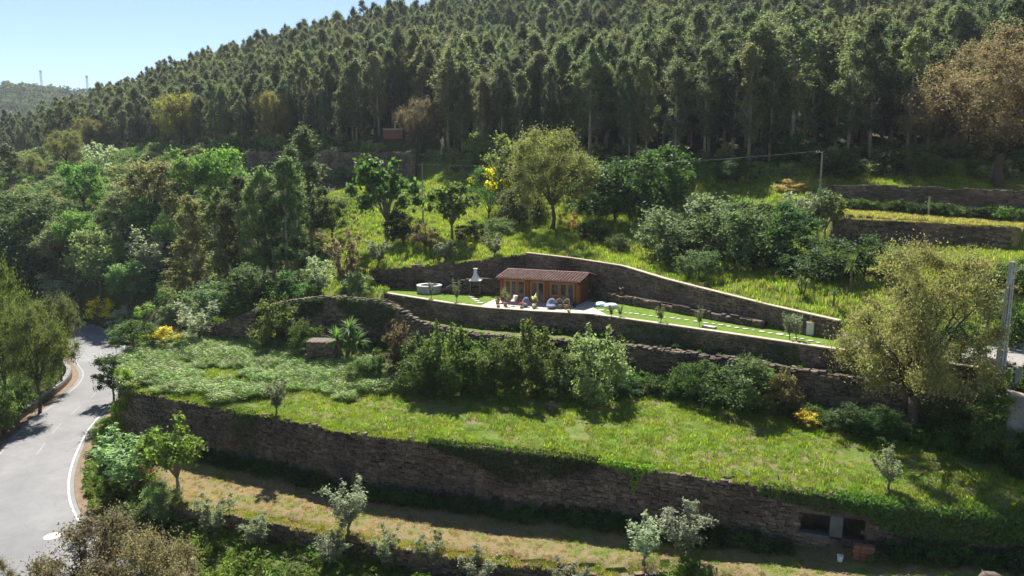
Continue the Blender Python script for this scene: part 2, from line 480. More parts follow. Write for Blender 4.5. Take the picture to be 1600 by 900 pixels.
def offset_curve(c, off):
    t = np.gradient(c, axis=0); t /= np.linalg.norm(t, axis=1)[:, None]
    return c + np.stack([t[:, 1], -t[:, 0]], 1) * off       # +off: to the right of travel
# travel runs from the near end to the far end, so the far-left side of the picture is on its left
_k = np.clip((57.0 - RR[:, 1]) / 14.0, 0, 1); ROAD_WV = (ROAD_W + 5.5 * _k * _k * (3 - 2 * _k))[:, None]     # the bend is widened
RC = offset_curve(RR, -ROAD_W / 2)
RC = offset_curve(RR, -ROAD_WV / 2)

ctrl = []
def C_px(u, v, d): ctrl.append(at_d(u, v, d))
def C_w(x, y, z): ctrl.append((x, y, z))
# behind the lawn's back wall
for x, y, z in [(-16.8, 79.5, 2.1), (-8, 78.2, 2.8), (1.2, 77.0, 4.0), (11.8, 70.6, 3.2), (17.6, 61.9, 2.15), (23.4, 53.6, 1.35), (27, 51.5, 0.6), (35, 50, 0.9), (45, 47.5, 1.3), (60, 43, 1.8)]:
    C_w(x, y, z)
for p in [(660, 375, 88), (750, 372, 88), (620, 345, 102), (800, 348, 97), (545, 298, 118), (700, 330, 108), (900, 348, 93), (950, 335, 97), (1000, 392, 80), (1060, 420, 72),
          (1090, 365, 84), (1200, 452, 59), (1300, 440, 62), (1260, 395, 72), (1150, 330, 88), (1240, 315, 84), (850, 300, 108), (1000, 290, 103),
          (1310, 388, 75.5), (1400, 394, 71), (1500, 398, 66.8), (1585, 402, 63.5), (1590, 405, 61), (1480, 408, 64), (1390, 415, 64), (1580, 455, 56), (1500, 480, 53),
          (500, 233, 150), (400, 238, 156), (600, 240, 141), (700, 258, 131), (900, 250, 118), (1100, 262, 104), (1300, 262, 99), (1500, 268, 96), (1590, 276, 94),
          (400, 282, 146), (520, 281, 139), (640, 288, 132),
          (800, 150, 200), (600, 150, 215), (1000, 135, 190), (1200, 120, 180), (1400, 105, 180), (1560, 60, 190), (1600, 150, 140), (400, 175, 220), (250, 190, 240),
          (170, 184, 330), (100, 212, 330), (300, 142, 320), (400, 118, 312), (540, 92, 300), (650, 68, 290), (770, 52, 282), (900, 14, 277), (1100, -35, 272), (1300, -80, 270), (1600, -110, 270),
          (250, 470, 101), (250, 380, 117), (300, 305, 135), (420, 300, 134), (100, 352, 132), (0, 335, 140), (0, 420, 112), (50, 256, 195), (150, 240, 200), (-40, 256, 260), (30, 250, 265), (-150, 262, 300), (20, 258, 330),
          (170, 500, 101), (350, 460, 90), (450, 450, 84), (560, 455, 76), (520, 405, 96), (400, 390, 106), (480, 360, 112), (200, 300, 150)]:
    C_px(*p)
for p in [(-20, 41.2, -10.2), (-10, 37.8, -10.2), (-3, 35.7, -10.1), (5, 33.2, -10.0), (-26, 46.5, -9.9), (-25, 50.5, -8.9), (-31, 54, -9.6), (-33.5, 57.5, -8.6), (-38.8, 67.5, -8.0), (-36, 73, -4.6),
          (-44, 82, -7.2), (-50, 92, -8.0), (-58, 102, -8.6), (0, 18, -13), (-35, 15, -13), (45, 6, -11), (-20, 28, -12), (20, 22, -11), (-22, 69, -2.6), (-29, 72, -3.4), (-16, 70.5, -0.8),
          (-47, 50, -12.5), (-55, 65, -14), (-66, 60, -17), (-60, 78, -13.5), (-68, 90, -13), (-80, 80, -18), (-90, 50, -22), (-75, 105, -11), (-60, 25, -18), (-95, 110, -9), (-130, 100, -8), (-130, 160, 6), (-160, 60, -25),
          (-100, 0, -22), (0, -40, -20), (120, -20, -10), (100, 40, 2), (100, 80, 14), (110, 120, 30), (180, 60, 10), (200, 150, 45), (260, 250, 85),
          (-60, 360, 48), (60, 360, 60), (-150, 400, 30), (200, 360, 90), (0, 420, 40), (-250, 330, 15), (-300, 200, 5)]:
    C_w(*p)
CT = np.array(ctrl)
def tps(r2): return np.where(r2 > 1e-9, 0.5 * r2 * np.log(np.maximum(r2, 1e-9)), 0.0)
SC = 100.0
_cx = CT[:, :2] / SC
_K = tps(((_cx[:, None] - _cx[None]) ** 2).sum(-1)) + np.eye(len(CT)) * 2e-4
_P = np.c_[np.ones(len(CT)), _cx]
_A = np.block([[_K, _P], [_P.T, np.zeros((3, 3))]])
_sol = np.linalg.solve(_A, np.r_[CT[:, 2], np.zeros(3)])
_w, _a = _sol[:-3], _sol[-3:]

def wav(X, Y, s, seed=0):
    a = seed * 1.7
    return (np.sin(X * s + 1.3 * np.sin(Y * s * 0.7 + a) + a) + np.sin(Y * s * 1.13 + 1.1 * np.sin(X * s * 0.83 + 2 * a)) + np.sin((X + Y) * s * 0.61 + a * 3)) / 3.0

def seg_dist(line, X, Y):
    """distance to a polyline, nearest point index parameter"""
    best = np.full(X.shape, 1e9)
    for (x1, y1), (x2, y2) in zip(line[:-1], line[1:]):
        dx, dy = x2 - x1, y2 - y1; L2 = dx*dx + dy*dy
        t = np.clip(((X - x1) * dx + (Y - y1) * dy) / max(L2, 1e-9), 0, 1)
        best = np.minimum(best, np.hypot(X - x1 - t * dx, Y - y1 - t * dy))
    return best

RC_COARSE = [tuple(p) for p in RC[::4]] + [tuple(RC[-1])]
def natural(X, Y):
    sh = X.shape; x = X.ravel() / SC; y = Y.ravel() / SC
    z = np.empty(x.size)
    for i in range(0, x.size, 40000):
        xx = x[i:i+40000, None] - _cx[None, :, 0]; yy = y[i:i+40000, None] - _cx[None, :, 1]
        z[i:i+40000] = tps(xx**2 + yy**2) @ _w + _a[0] + _a[1] * x[i:i+40000] + _a[2] * y[i:i+40000]
    z = z.reshape(sh)
    z = z + 0.25 * wav(X, Y, 0.55, 1) + 0.10 * wav(X, Y, 1.7, 2)
    dr = seg_dist(RC_COARSE, X, Y)
    ww = np.interp(Y, [43, 57], [2.7, 0.0]) * (X < 10)
    w = np.clip((dr - 3.6 - ww) / 3.2, 0, 1); w = w * w * (3 - 2 * w)
    return z * w + (ROAD_Z - 0.06) * (1 - w)

def t1_level(X): return np.interp(X, [-24, 0, 10, 18, 26, 60], [-9.0, -9.0, -8.6, -7.9, -7.25, -6.5])

def zones(X, Y):
    zn = np.zeros(X.shape, np.int8)
    zn[poly_in(P_T1, X, Y)] = 1
    zn[poly_in(P_T2, X, Y)] = 2
    # shelter hollow in the big wall
    y1 = np.interp(X, [p[0] for p in W1S], [p[1] for p in W1S])
    zn[(X > SHELTER_X[0]) & (X < SHELTER_X[1]) & (Y >= y1 - 0.2) & (Y < y1 + 1.9)] = 1
    zn[poly_in(P_T3, X, Y)] = 3
    zn[poly_in(P_T4, X, Y)] = 4
    zn[poly_in(P_T5, X, Y)] = 5
    return zn

def height(X, Y):
    X = np.asarray(X, float); Y = np.asarray(Y, float)
    z = natural(X, Y); zn = zones(X, Y)
    y1 = np.interp(X, [p[0] for p in W1S], [p[1] for p in W1S])
    b = 0.10 * wav(X, Y, 1.1, 3) + 0.06 * wav(X, Y, 2.9, 5)
    z = np.where(zn == 1, t1_level(X) + b * 0.7, z)
    back = np.clip((Y - y1) / 12.0, 0, 1)
    left = np.clip((-20 - X) / 14.0, 0, 1)
    flat = np.clip(np.maximum(np.maximum(SHELTER_X[0] - X, X - SHELTER_X[1]), (Y - y1) - 2.0) / 2.5, 0, 1)      # level turf round the shelter roof
    z = np.where(zn == 2, -5.03 + flat * (b * np.clip((Y - y1) / 1.5, 0.1, 1) + back * (0.55 + 0.2 * left)), z)
    z = np.where(zn == 3, -1.8 + b, z)
    z = np.where(zn == 4, -0.02 + 0.012 * wav(X, Y, 1.3, 4), z)
    z = np.where(zn == 5, 8.2 - 0.045 * np.clip(X - 36, 0, 20) + b + 0.06 * np.clip(Y - 70, 0, 10), z)
    return z
def h1(x, y): return float(height(np.array([x]), np.array([y]))[0])

_TD = np.concatenate([np.arange(22, 130, 0.35), np.arange(130, 420, 1.0)])
def ground_px(u, v):
    """where the sight line through photo pixel (u, v) meets the built ground"""
    d = ray(u, v); t = _TD / d[1]
    X, Y, Z = d[0] * t, _TD, CAM_Z + d[2] * t
    hh = height(X, Y)
    k = np.argmax(Z < hh)
    if not (Z < hh).any(): k = len(_TD) - 1
    if k > 0 and hh[k] - Z[k] > 0.7: k -= 1                # the sight line met a wall face: stay at its foot
    return float(X[k]), float(Y[k]), float(hh[k])

# ------------------------------------------------------------------ ground sheets
def axis(lo, hi, step, far_lo, far_hi, grow=1.12, maxstep=9.0):
    mid = list(np.arange(lo, hi + 1e-6, step)); a = []; s = step; x = lo
    while x > far_lo: s = min(s * grow, maxstep); x -= s; a.append(x)
    b = []; s = step; x = hi
    while x < far_hi: s = min(s * grow, maxstep); x += s; b.append(x)
    return np.array(a[::-1] + mid + b)
GX = axis(-62, 58, 0.5, -380, 330); GY = axis(24, 100, 0.5, -70, 430)
XX, YY = np.meshgrid(GX, GY)
ZZ = height(XX, YY)
EDGE_U = [-400, 0, 150, 390, 500, 640, 760, 900, 1000, 1100, 1300, 1450, 1600, 2200]
EDGE_V = [262, 250, 238, 232, 229, 238, 256, 252, 255, 255, 250, 246, 255, 262]
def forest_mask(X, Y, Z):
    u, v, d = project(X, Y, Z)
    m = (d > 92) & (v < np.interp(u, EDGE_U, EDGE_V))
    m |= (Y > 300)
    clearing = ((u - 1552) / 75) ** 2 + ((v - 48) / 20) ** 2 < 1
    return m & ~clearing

cx = (XX[:-1, :-1] + XX[1:, 1:]) / 2; cy = (YY[:-1, :-1] + YY[1:, 1:]) / 2
CZN = zones(cx, cy)
cz = (ZZ[:-1, :-1] + ZZ[1:, 1:]) / 2
nx = len(GX)
ii, jj = np.meshgrid(np.arange(len(GY) - 1), np.arange(nx - 1), indexing='ij')
quads = np.stack([ii*nx+jj, ii*nx+jj+1, (ii+1)*nx+jj+1, (ii+1)*nx+jj], -1)
VV = np.stack([XX.ravel(), YY.ravel(), ZZ.ravel()], 1)
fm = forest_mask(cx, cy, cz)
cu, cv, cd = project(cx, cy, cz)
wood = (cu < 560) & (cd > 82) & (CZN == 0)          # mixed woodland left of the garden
dry = (CZN == 0) & (cu > 1290) & (cv > 375) & (cv < 470) & (cd < 80)
def sheet(name, mask, mats, midx=None):
    q = quads[mask]; used = np.unique(q)
    remap = np.zeros(len(VV), np.int64); remap[used] = np.arange(len(used))
    me = mesh_from(name, VV[used], remap[q], mats, smooth=True)
    if midx is not None:
        me.polygons.foreach_set('material_index', midx[mask].astype(np.int32))
    o = link(name, me); o['kind'] = 'structure'
    return o
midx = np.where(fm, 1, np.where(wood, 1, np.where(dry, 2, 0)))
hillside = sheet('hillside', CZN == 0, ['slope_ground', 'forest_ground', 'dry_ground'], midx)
lower_terrace = sheet('lower_terrace', CZN == 1, ['strip_ground'])
meadow = sheet('meadow_terrace', CZN == 2, ['meadow_ground'])
ledge = sheet('ledge', CZN == 3, ['slope_ground'])
lawn = sheet("lawn", (CZN == 4) & (cx < 24.3), ["lawn_ground"])
driveway = sheet("driveway", (CZN == 4) & (cx >= 24.3), ["gravel"])
upper_terrace = sheet('upper_terrace', CZN == 5, ['dry_ground'])
# wide low ground that carries on to the horizon all round
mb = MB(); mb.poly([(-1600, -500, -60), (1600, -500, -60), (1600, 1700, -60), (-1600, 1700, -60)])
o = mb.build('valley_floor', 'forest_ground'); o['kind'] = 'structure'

# far wooded hill at the left
FHX = np.arange(-1250, 60, 14.0); FHY = np.arange(560, 1500, 14.0)
fx, fy = np.meshgrid(FHX, FHY)
def far_h(x, y):
    ridge = np.interp(x, [-1250, -900, -690, -560, -480, -380, -200, 60], [112, 132, 142, 137, 126, 104, 50, -30])
    prof = np.interp(y, [560, 700, 900, 1100, 1500], [-0.35, 0.35, 1.0, 0.85, -0.3])
    return ridge * prof + 4.0 * wav(x, y, 0.03, 2)
fz = far_h(fx, fy)
n2 = len(FHX); i2, j2 = np.meshgrid(np.arange(len(FHY)-1), np.arange(n2-1), indexing='ij')
q2 = np.stack([i2*n2+j2, i2*n2+j2+1, (i2+1)*n2+j2+1, (i2+1)*n2+j2], -1).reshape(-1, 4)
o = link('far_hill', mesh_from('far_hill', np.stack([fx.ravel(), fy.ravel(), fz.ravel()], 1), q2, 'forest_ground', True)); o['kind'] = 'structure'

# ------------------------------------------------------------------ road
def strip(name, left, right, z, mat, parent=None, uv=True):
    n = len(left); V = np.vstack([np.c_[left, np.full(n, z)], np.c_[right, np.full(n, z)]])
    F = np.array([(i, n+i, n+i+1, i+1) for i in range(n-1)])
    me = mesh_from(name, V, F, mat)
    if uv:
        ul = me.uv_layers.new(name='uv')
        side = np.array([0.0] * n + [1.0] * n)
        vi = np.empty(len(me.loops), np.int32); me.loops.foreach_get('vertex_index', vi)
        ul.data.foreach_set('uv', np.c_[side[vi], (vi % n) / n].ravel())
    return link(name, me, parent)
road = strip('road', offset_curve(RR, -ROAD_WV - 0.45), offset_curve(RR, 0.35), ROAD_Z, 'asphalt')
road['kind'] = 'structure'
strip('edge_line', offset_curve(RR, -ROAD_WV - 0.08), offset_curve(RR, -ROAD_WV + 0.06), ROAD_Z + 0.005, 'faded_paint', road, False)
strip('edge_line', offset_curve(RR, -0.07), offset_curve(RR, 0.07), ROAD_Z + 0.005, 'road_paint', road, False)
# centre dashes
cl = RC; seg = np.linalg.norm(np.diff(cl, axis=0), axis=1); cum = np.r_[0, np.cumsum(seg)]
def along(s): return np.stack([np.interp(s, cum, cl[:, 0]), np.interp(s, cum, cl[:, 1])], -1)
s0 = cum[np.argmin(np.abs(cl[:, 1] - 54) + (cl[:, 0] > -20) * 99)]
for k in range(8):
    a = s0 + k * 5.5
    if a + 2.8 > cum[-1]: break
    c = along(np.linspace(a, a + 2.8, 5))
    strip('centre_dash', offset_curve(c, -0.04), offset_curve(c, 0.04), ROAD_Z + 0.005, 'faded_paint', road, False)
mx, my, mz = at_z(82, 838, ROAD_Z)
mb = MB(); mb.lathe([(0.50, 0.0), (0.50, 0.012), (0.44, 0.016), (0.42, 0.010), (0.0001, 0.010)], sides=24)
mb.build('manhole_cover', 'step_stone', road, (mx, my, ROAD_Z + 0.004))
# dirt shoulder
o = strip('road_shoulder', offset_curve(RR, 0.35), offset_curve(RR, 1.0), ROAD_Z + 0.03, 'earth', None, False); o['kind'] = 'structure'
o = strip('road_verge', offset_curve(RR, -ROAD_WV - 1.15), offset_curve(RR, -ROAD_WV - 0.45), ROAD_Z + 0.02, 'earth', None, False); o['kind'] = 'structure'

# ------------------------------------------------------------------ dry-stone walls
STONE_PROTOS = []
for k in range(8):
    rg = np.random.default_rng(100 + k); V = []
    for (y, ins) in ((0.5, 0.0), (-0.5, 0.09)):
        for x, z in ((-.5, -.5), (.5, -.5), (.5, .5), (-.5, .5)):
            V.append((x * (1 - ins) + rg.uniform(-.05, .05), y + rg.uniform(-.12, .12) * (y < 0), z * (1 - ins) + rg.uniform(-.08, .08)))
    # front face is split round a raised middle so that each stone has its own relief
    V.append((rg.uniform(-.15, .15), -0.5 - rg.uniform(.05, .3), rg.uniform(-.15, .15)))
    F = [(4, 5, 8), (5, 6, 8), (6, 7, 8), (7, 4, 8), (0, 1, 5, 4), (1, 2, 6, 5), (2, 3, 7, 6), (3, 0, 4, 7)]
    STONE_PROTOS.append((np.array(V), F))
_stone_mesh = {}
def stone_mesh(k, mat):
    if (k, mat) not in _stone_mesh:
        V, F = STONE_PROTOS[k]; _stone_mesh[(k, mat)] = mesh_from('stone', V, F, mat)
    return _stone_mesh[(k, mat)]

class Line:
    def __init__(s, pts):
        s.p = np.array(pts, float); s.seg = np.linalg.norm(np.diff(s.p, axis=0), axis=1); s.c = np.r_[0, np.cumsum(s.seg)]; s.L = s.c[-1]
    def at(s, a): return np.array([np.interp(a, s.c, s.p[:, 0]), np.interp(a, s.c, s.p[:, 1])])
    def tan(s, a):
        d = s.at(min(a + .4, s.L)) - s.at(max(a - .4, 0)); return d / np.linalg.norm(d)

def stone_wall(name, label, pts, tops, bases, thick=0.62, sw=0.42, sh=0.2, mat='schist', coping=None, cap_stones=False, nparts=0, skip=None, seed=1, ragged=0.12, cat='stone wall', smooth_pts=0, core_mat='mortar'):
    if smooth_pts: pts = smooth_line(pts, smooth_pts)
    ln = Line(pts); rg = np.random.default_rng(seed)
    tl = np.linspace(0, ln.L, len(tops)) if not callable(tops) else None
    top = tops if callable(tops) else (lambda a: float(np.interp(a, tl, tops)))
    bl = np.linspace(0, ln.L, len(bases)) if not callable(bases) else None
    base = bases if callable(bases) else (lambda a: float(np.interp(a, bl, bases)))
    p0 = ln.at(ln.L / 2)
    root = thing(name, label, cat, (p0[0], p0[1], base(ln.L / 2)))
    off = Vector(root.location)
    # core
    ns = max(3, int(ln.L / 0.8)); V = []; F = []
    for i in range(ns + 1):
        a = ln.L * i / ns; q = ln.at(a); t = ln.tan(a); nrm = np.array([t[1], -t[0]])
        tp, bs = top(a) - (0.05 if coping or cap_stones else 0.16), base(a) - 0.5
        f, bk = q - nrm * 0.10, q - nrm * thick
        for w, z in ((f, bs), (f, tp), (bk, tp), (bk, bs)):
            V.append((w[0] - off.x, w[1] - off.y, z - off.z))
    for i in range(ns):
        b = 4 * i
        if skip and any(x0 - .25 < (ln.at(ln.L * (i + .5) / ns))[0] < x1 + .25 for x0, x1, _, _ in skip):
            am = ln.L * (i + .5) / ns
            continue
        F += [(b, b+4, b+5, b+1), (b+1, b+5, b+6, b+2), (b+2, b+6, b+7, b+3)]
    F += [(0, 1, 2, 3), tuple(4*ns + k for k in (3, 2, 1, 0))]
    link('core', mesh_from('core', V, F, core_mat), root)
    stones = []
    zmin = min(base(a) for a in np.linspace(0, ln.L, 40)) - 0.25; zmax = max(top(a) for a in np.linspace(0, ln.L, 80))
    z = zmin
    while z < zmax:
        rh = sh * rg.choice([.6, .85, 1.0, 1.2, 1.6]); a = rg.uniform(-sw, 0)
        while a < ln.L:
            w = sw * rg.choice([.5, .7, .9, 1.1, 1.35, 1.7]) * rg.uniform(.85, 1.15); am = a + w / 2; a += w
            if am < 0.05 or am > ln.L - 0.05: continue
            tt = top(am)
            if z + rh * 0.6 > tt + ragged * rg.uniform(-1, 0.6) or z + rh < base(am) - 0.3: continue
            hh = min(rh, tt - z + 0.02)
            q = ln.at(am); t = ln.tan(am)
            if skip and any(x0 < q[0] < x1 and z0 < z + rh / 2 < z1 for x0, x1, z0, z1 in skip): continue
            stones.append((am, q, t, z + hh / 2 + rg.uniform(-.22, .22) * hh, w * 0.985, hh * rg.uniform(.8, 1.35), rg.uniform(0.16, 0.30), int(rg.integers(8)), rg.uniform(-.05, .05)))
        z += rh
    if cap_stones:
        a = 0.0
        while a < ln.L:
            w = rg.uniform(0.3, 0.62); am = a + w / 2; a += w * rg.uniform(0.85, 1.1); q = ln.at(am); t = ln.tan(am)
            nrm = np.array([t[1], -t[0]])
            for r_ in range(2):
                qq = q - nrm * (0.12 + 0.32 * r_ + rg.uniform(-.06, .06))
                hh = rg.uniform(0.10, 0.28)
                stones.append((am, qq, t, top(am) + hh * 0.3 + rg.uniform(-.05, .08), w * rg.uniform(.8, 1), hh, 0.34, int(rg.integers(8)), rg.uniform(-.4, .4)))
    prot = rg.uniform(-.035, .06, len(stones))
    order = np.argsort([-(s[4] * s[5]) for s in stones]) if nparts else []
    part = set(int(k) for k in order[:nparts])
    V, F = [], []
    for k, (am, q, t, zc, w, hh, dep, pk, tilt) in enumerate(stones):
        nrm = np.array([t[1], -t[0]])
        cpos = q - nrm * (dep * 0.5 - 0.06 - prot[k] - 0.07 * math.sin(am * .55 + zc * .9))
        if k in part:
            o = link('stone', stone_mesh(pk, mat), root, (cpos[0] - off.x, cpos[1] - off.y, zc - off.z), math.atan2(t[1], t[0]), (w, dep, hh))
            o.rotation_euler = (0, tilt * 0.4, math.atan2(t[1], t[0]))
            continue
        pv, pf = STONE_PROTOS[pk]; b = len(V)
        ct, st = math.cos(tilt), math.sin(tilt)
        lx, ly, lz = pv[:, 0] * w, pv[:, 1] * dep, pv[:, 2] * hh
        lx, lz = lx * ct - lz * st * 0.5, lz + lx * st * 0.3
        X = cpos[0] + lx * t[0] - ly * nrm[0]; Y = cpos[1] + lx * t[1] - ly * nrm[1]
        V.extend(zip(X - off.x, Y - off.y, zc + lz - off.z)); F.extend(tuple(b + i for i in f) for f in pf)
    if V:
        o = link('stonework', mesh_from('stonework', V, F, mat), root); o['kind'] = 'stuff'
    if coping:
        mb = MB(); ns = max(3, int(ln.L / 0.7)); V = []; F = []
        for i in range(ns + 1):
            a = ln.L * i / ns; q = ln.at(a); t = ln.tan(a); nrm = np.array([t[1], -t[0]]); j = rg.uniform(-.012, .012)
            f, bk = q + nrm * (0.08 + j), q - nrm * (thick - 0.08)
            for w, z in ((f, top(a)), (f, top(a) + 0.09), (bk, top(a) + 0.09), (bk, top(a))):
                V.append((w[0] - off.x, w[1] - off.y, z + j * .5 - off.z))
        for i in range(ns):
            b = 4 * i; F += [(b, b+4, b+5, b+1), (b+1, b+5, b+6, b+2), (b+2, b+6, b+7, b+3), (b+3, b+7, b+4, b)]
        F += [(0, 1, 2, 3), tuple(4*ns + k for k in (3, 2, 1, 0))]
        link('coping', mesh_from('coping', V, F, coping), root)
    return root

def gbase(pts, out=-0.5):
    """ground just in front of a wall line, as a function of arc length"""
    ln = Line(pts); A = np.linspace(0, ln.L, max(6, int(ln.L))); f = []
    for a in A:
        q = ln.at(a); t = ln.tan(a); n = np.array([t[1], -t[0]]) * 0.5
        f.append(h1(q[0] + n[0], q[1] + n[1]))
    return lambda a: float(np.interp(a, A, f))

# the tall terrace wall with the animal shelter
w1_vis = W1[:-1]
sk = [(15.62, 17.15, -7.5, -6.28), (17.72, 18.75, -7.5, -6.33)]
stone_wall('terrace_wall', 'tall brown dry-stone wall below the bright meadow, partly hung with ivy', w1_vis, [-4.98, -4.97, -4.98, -4.98, -4.97], gbase(w1_vis),
           0.66, 0.30, 0.135, 'schist', nparts=300, skip=[(15.62, 18.75, -7.5, -6.0)], seed=3, ragged=0.3, core_mat='mortar')
ret = [(-37.4, 66.0), (-34.9, 60.2), W1[0]]
stone_wall('return_wall', 'short end of the tall meadow wall running back along the road bend', ret, [-4.6, -4.8, -4.98], gbase(ret), 0.66, 0.34, 0.15, 'schist', seed=4)
stone_wall('low_terrace_wall', 'low dark stone wall edging the brown grass strip above the olive saplings', W0, [-9.0, -8.98, -9.0, -8.98], gbase(W0), 0.62, 0.32, 0.14, 'schist', seed=5, ragged=0.15)
# rubble-topped wall behind the shrub row and its ruined left end
w2r = W2[5:-1]
stone_wall('rubble_wall', 'old rubble-topped stone wall behind the shrub row, under the lawn wall', w2r, [-1.65, -1.5, -1.55, -1.6, -1.7], gbase(w2r), 0.6, 0.34, 0.15, 'schist', cap_stones=True, nparts=160, seed=6)
w2l = W2[1:6]
def top_l(a):
    return float(np.interp(a, [0, 3.5, 7, 10, 14.2, 16.5, 19, 22, 27], [-1.0, -0.1, 0.45, 0.55, 0.3, -0.1, -0.9, -1.4, -1.65]))
stone_wall('ruined_wall', 'ivy-grown ruined stone wall with jagged top behind the spiky palm', w2l, top_l, gbase(w2l), 0.75, 0.36, 0.17, 'schist', cap_stones=True, nparts=60, seed=7)
w2s = W2[0:2]
stone_wall('sloping_wall', 'stone wall with pale sloping top running down into the ferns', w2s, [-3.6, -3.0, -2.2, -1.2], gbase(w2s), 0.55, 0.34, 0.15, 'schist', cap_stones=True, nparts=30, seed=8)
# garden walls
stone_wall('garden_wall', 'curved stone wall with sandy coping holding the lawn and cabin terrace', W3[:-2], [0.02] * 3, [-2.0, -1.95, -1.9, -1.9], 0.55, 0.32, 0.13, 'schist_pale', coping='coping', seed=9, ragged=0.02)
w4l = W4[:3]
stone_wall('rear_wall', 'dark stone retaining wall behind the round tub and barbecue', w4l, [2.1, 2.75, 3.3, 4.2], [0, 0], 0.6, 0.34, 0.14, 'schist', seed=10, ragged=0.15)
w4r = W4[2:]
ln4 = Line(w4r)
stone_wall('cabin_rear_wall', 'stone retaining wall with sloping sandy coping behind the cabin and lawn', w4r, [4.25, 3.95, 3.45, 2.75, 2.25, 1.75, 1.35], [0, 0], 0.55, 0.32, 0.13, 'schist_pale', coping='coping', seed=11, ragged=0.02)
pl = shift(w4r[1:], -1.1); pl[0] = (pl[0][0] - 1.5, pl[0][1] + 0.6); pl = pl[:2] + [(pl[2][0] * .72 + pl[1][0] * .28, pl[2][1] * .72 + pl[1][1] * .28)]
stone_wall('planter_wall', 'low stone planter wall with thin pale edge along the back of the lawn', pl, [0.95, 0.75, 0.7, 0.7, 0.65], [0, 0], 0.5, 0.34, 0.15, 'schist', seed=12, ragged=0.06)
# planting bed soil behind the planter wall
mb = MB(); bk = shift(w4r[1:4], -0.02); bk[2] = (bk[2][0] * .72 + bk[1][0] * .28, bk[2][1] * .72 + bk[1][1] * .28); fr = shift(pl, 0.4)
zt = np.linspace(0.8, 0.55, len(bk))
for i in range(len(bk) - 1):
    mb.poly([(fr[i][0], fr[i][1], zt[i]), (fr[i+1][0], fr[i+1][1], zt[i+1]), (bk[i+1][0], bk[i+1][1], zt[i+1]), (bk[i][0], bk[i][1], zt[i])])
o = mb.build('planting_bed', 'earth'); o['kind'] = 'structure'
# upper right terraces
stone_wall('upper_terrace_wall', 'high dark stone wall below the fence posts on the upper right terrace', W5, [8.22, 8.0, 7.75, 7.5], gbase(W5), 0.6, 0.48, 0.22, 'schist', seed=13)
stone_wall('top_terrace_wall', 'overgrown dark stone wall under the copper-leaved oak', W6, [12.0, 11.7, 11.3, 10.8], gbase(W6), 0.6, 0.5, 0.24, 'schist', seed=14)
w7 = [at_d(385, 238, 145)[:2], at_d(520, 236, 139)[:2], at_d(648, 240, 133)[:2]]
stone_wall('forest_edge_wall', 'long dark retaining wall at the foot of the eucalyptus forest', w7, [19.3, 19.1, 18.6], [12.5, 12.3, 12.0], 1.2, 0.7, 0.32, 'schist', seed=15)
# roadside parapet
par = offset_curve(RR, -ROAD_WV - 1.55)
m = (par[:, 1] > 44) & (par[:, 0] < -25) & (par[:, 1] < 93)
parp = par[m]
stone_wall('road_parapet', 'low grey stone parapet with flat top along the outer side of the road', parp[::-1] if parp[0][0] > parp[-1][0] else parp, [ROAD_Z + 0.62] * 3, [ROAD_Z] * 3, 0.45, 0.36, 0.15, 'rubble', coping='concrete_old', seed=16)
# square stone hut stump in the ferns
hx, hy, _ = at_d(500, 545, 60.5)
for nm in ('hut',):
    gz = h1(hx, hy)
    a = [(hx - 1.3, hy), (hx + 1.35, hy - 0.1)]
    stone_wall('stone_block', 'square stone stump with grassy top standing in the ferns beside the spiky palm', a, [gz + 2.15, gz + 2.1], [gz, gz], 2.0, 0.36, 0.18, 'schist', seed=17)

# ------------------------------------------------------------------ vegetation prototypes (height 1, base at the origin)
def rand_dirs(rg, n):
    d = rg.normal(size=(n, 3)); return d / np.linalg.norm(d, axis=1)[:, None]

def leaves(rg, clumps, n, size, droop=0.0, upb=0.2, aspect=0.45, shell=0.4, flop=0.9):
    cl = np.array(clumps); wgt = (cl[:, 3] * cl[:, 4] * cl[:, 5]) ** 0.66; wgt /= wgt.sum()
    k = rg.choice(len(cl), n, p=wgt); d = rand_dirs(rg, n)
    r = np.minimum(np.abs(rg.normal(0, .62, n)), 1.5)
    pos = cl[k, :3] + d * cl[k, 3:6] * r[:, None]
    nrm = d * 0.55 + rand_dirs(rg, n) * flop + np.array([0, 0, upb]); nrm /= np.linalg.norm(nrm, axis=1)[:, None]
    ax = rand_dirs(rg, n) + np.array([0, 0, -droop]) + d * 0.3
    ax -= nrm * (ax * nrm).sum(1)[:, None]; ax /= np.linalg.norm(ax, axis=1)[:, None]
    sd = np.cross(nrm, ax); L = size * rg.uniform(0.6, 1.35, n)[:, None]; Wd = L * aspect * rg.uniform(0.7, 1.2, n)[:, None]
    pos[:, 2] = np.maximum(pos[:, 2], 0.004)
    V = np.stack([pos - ax * L * .5, pos - ax * L * .05 + sd * Wd * .5 + nrm * Wd * .12, pos + ax * L * .5, pos - ax * L * .05 - sd * Wd * .5 + nrm * Wd * .12], 1).reshape(-1, 3)
    F = np.arange(4 * n).reshape(n, 4)
    return V, F

def dome_clumps(rg, n, c, rad, cr, lower=-0.3, fill=0.25):
    out = []
    while len(out) < n:
        d = rand_dirs(rg, 1)[0]
        if d[2] < lower: continue
        k = 1.0 if rg.random() > fill else rg.uniform(0.2, 0.8)
        k *= rg.uniform(0.82, 1.08)
        s = rg.uniform(*cr)
        out.append((c[0] + d[0]*rad[0]*k, c[1] + d[1]*rad[1]*k, c[2] + d[2]*rad[2]*k, s, s, s * 0.8))
    return out

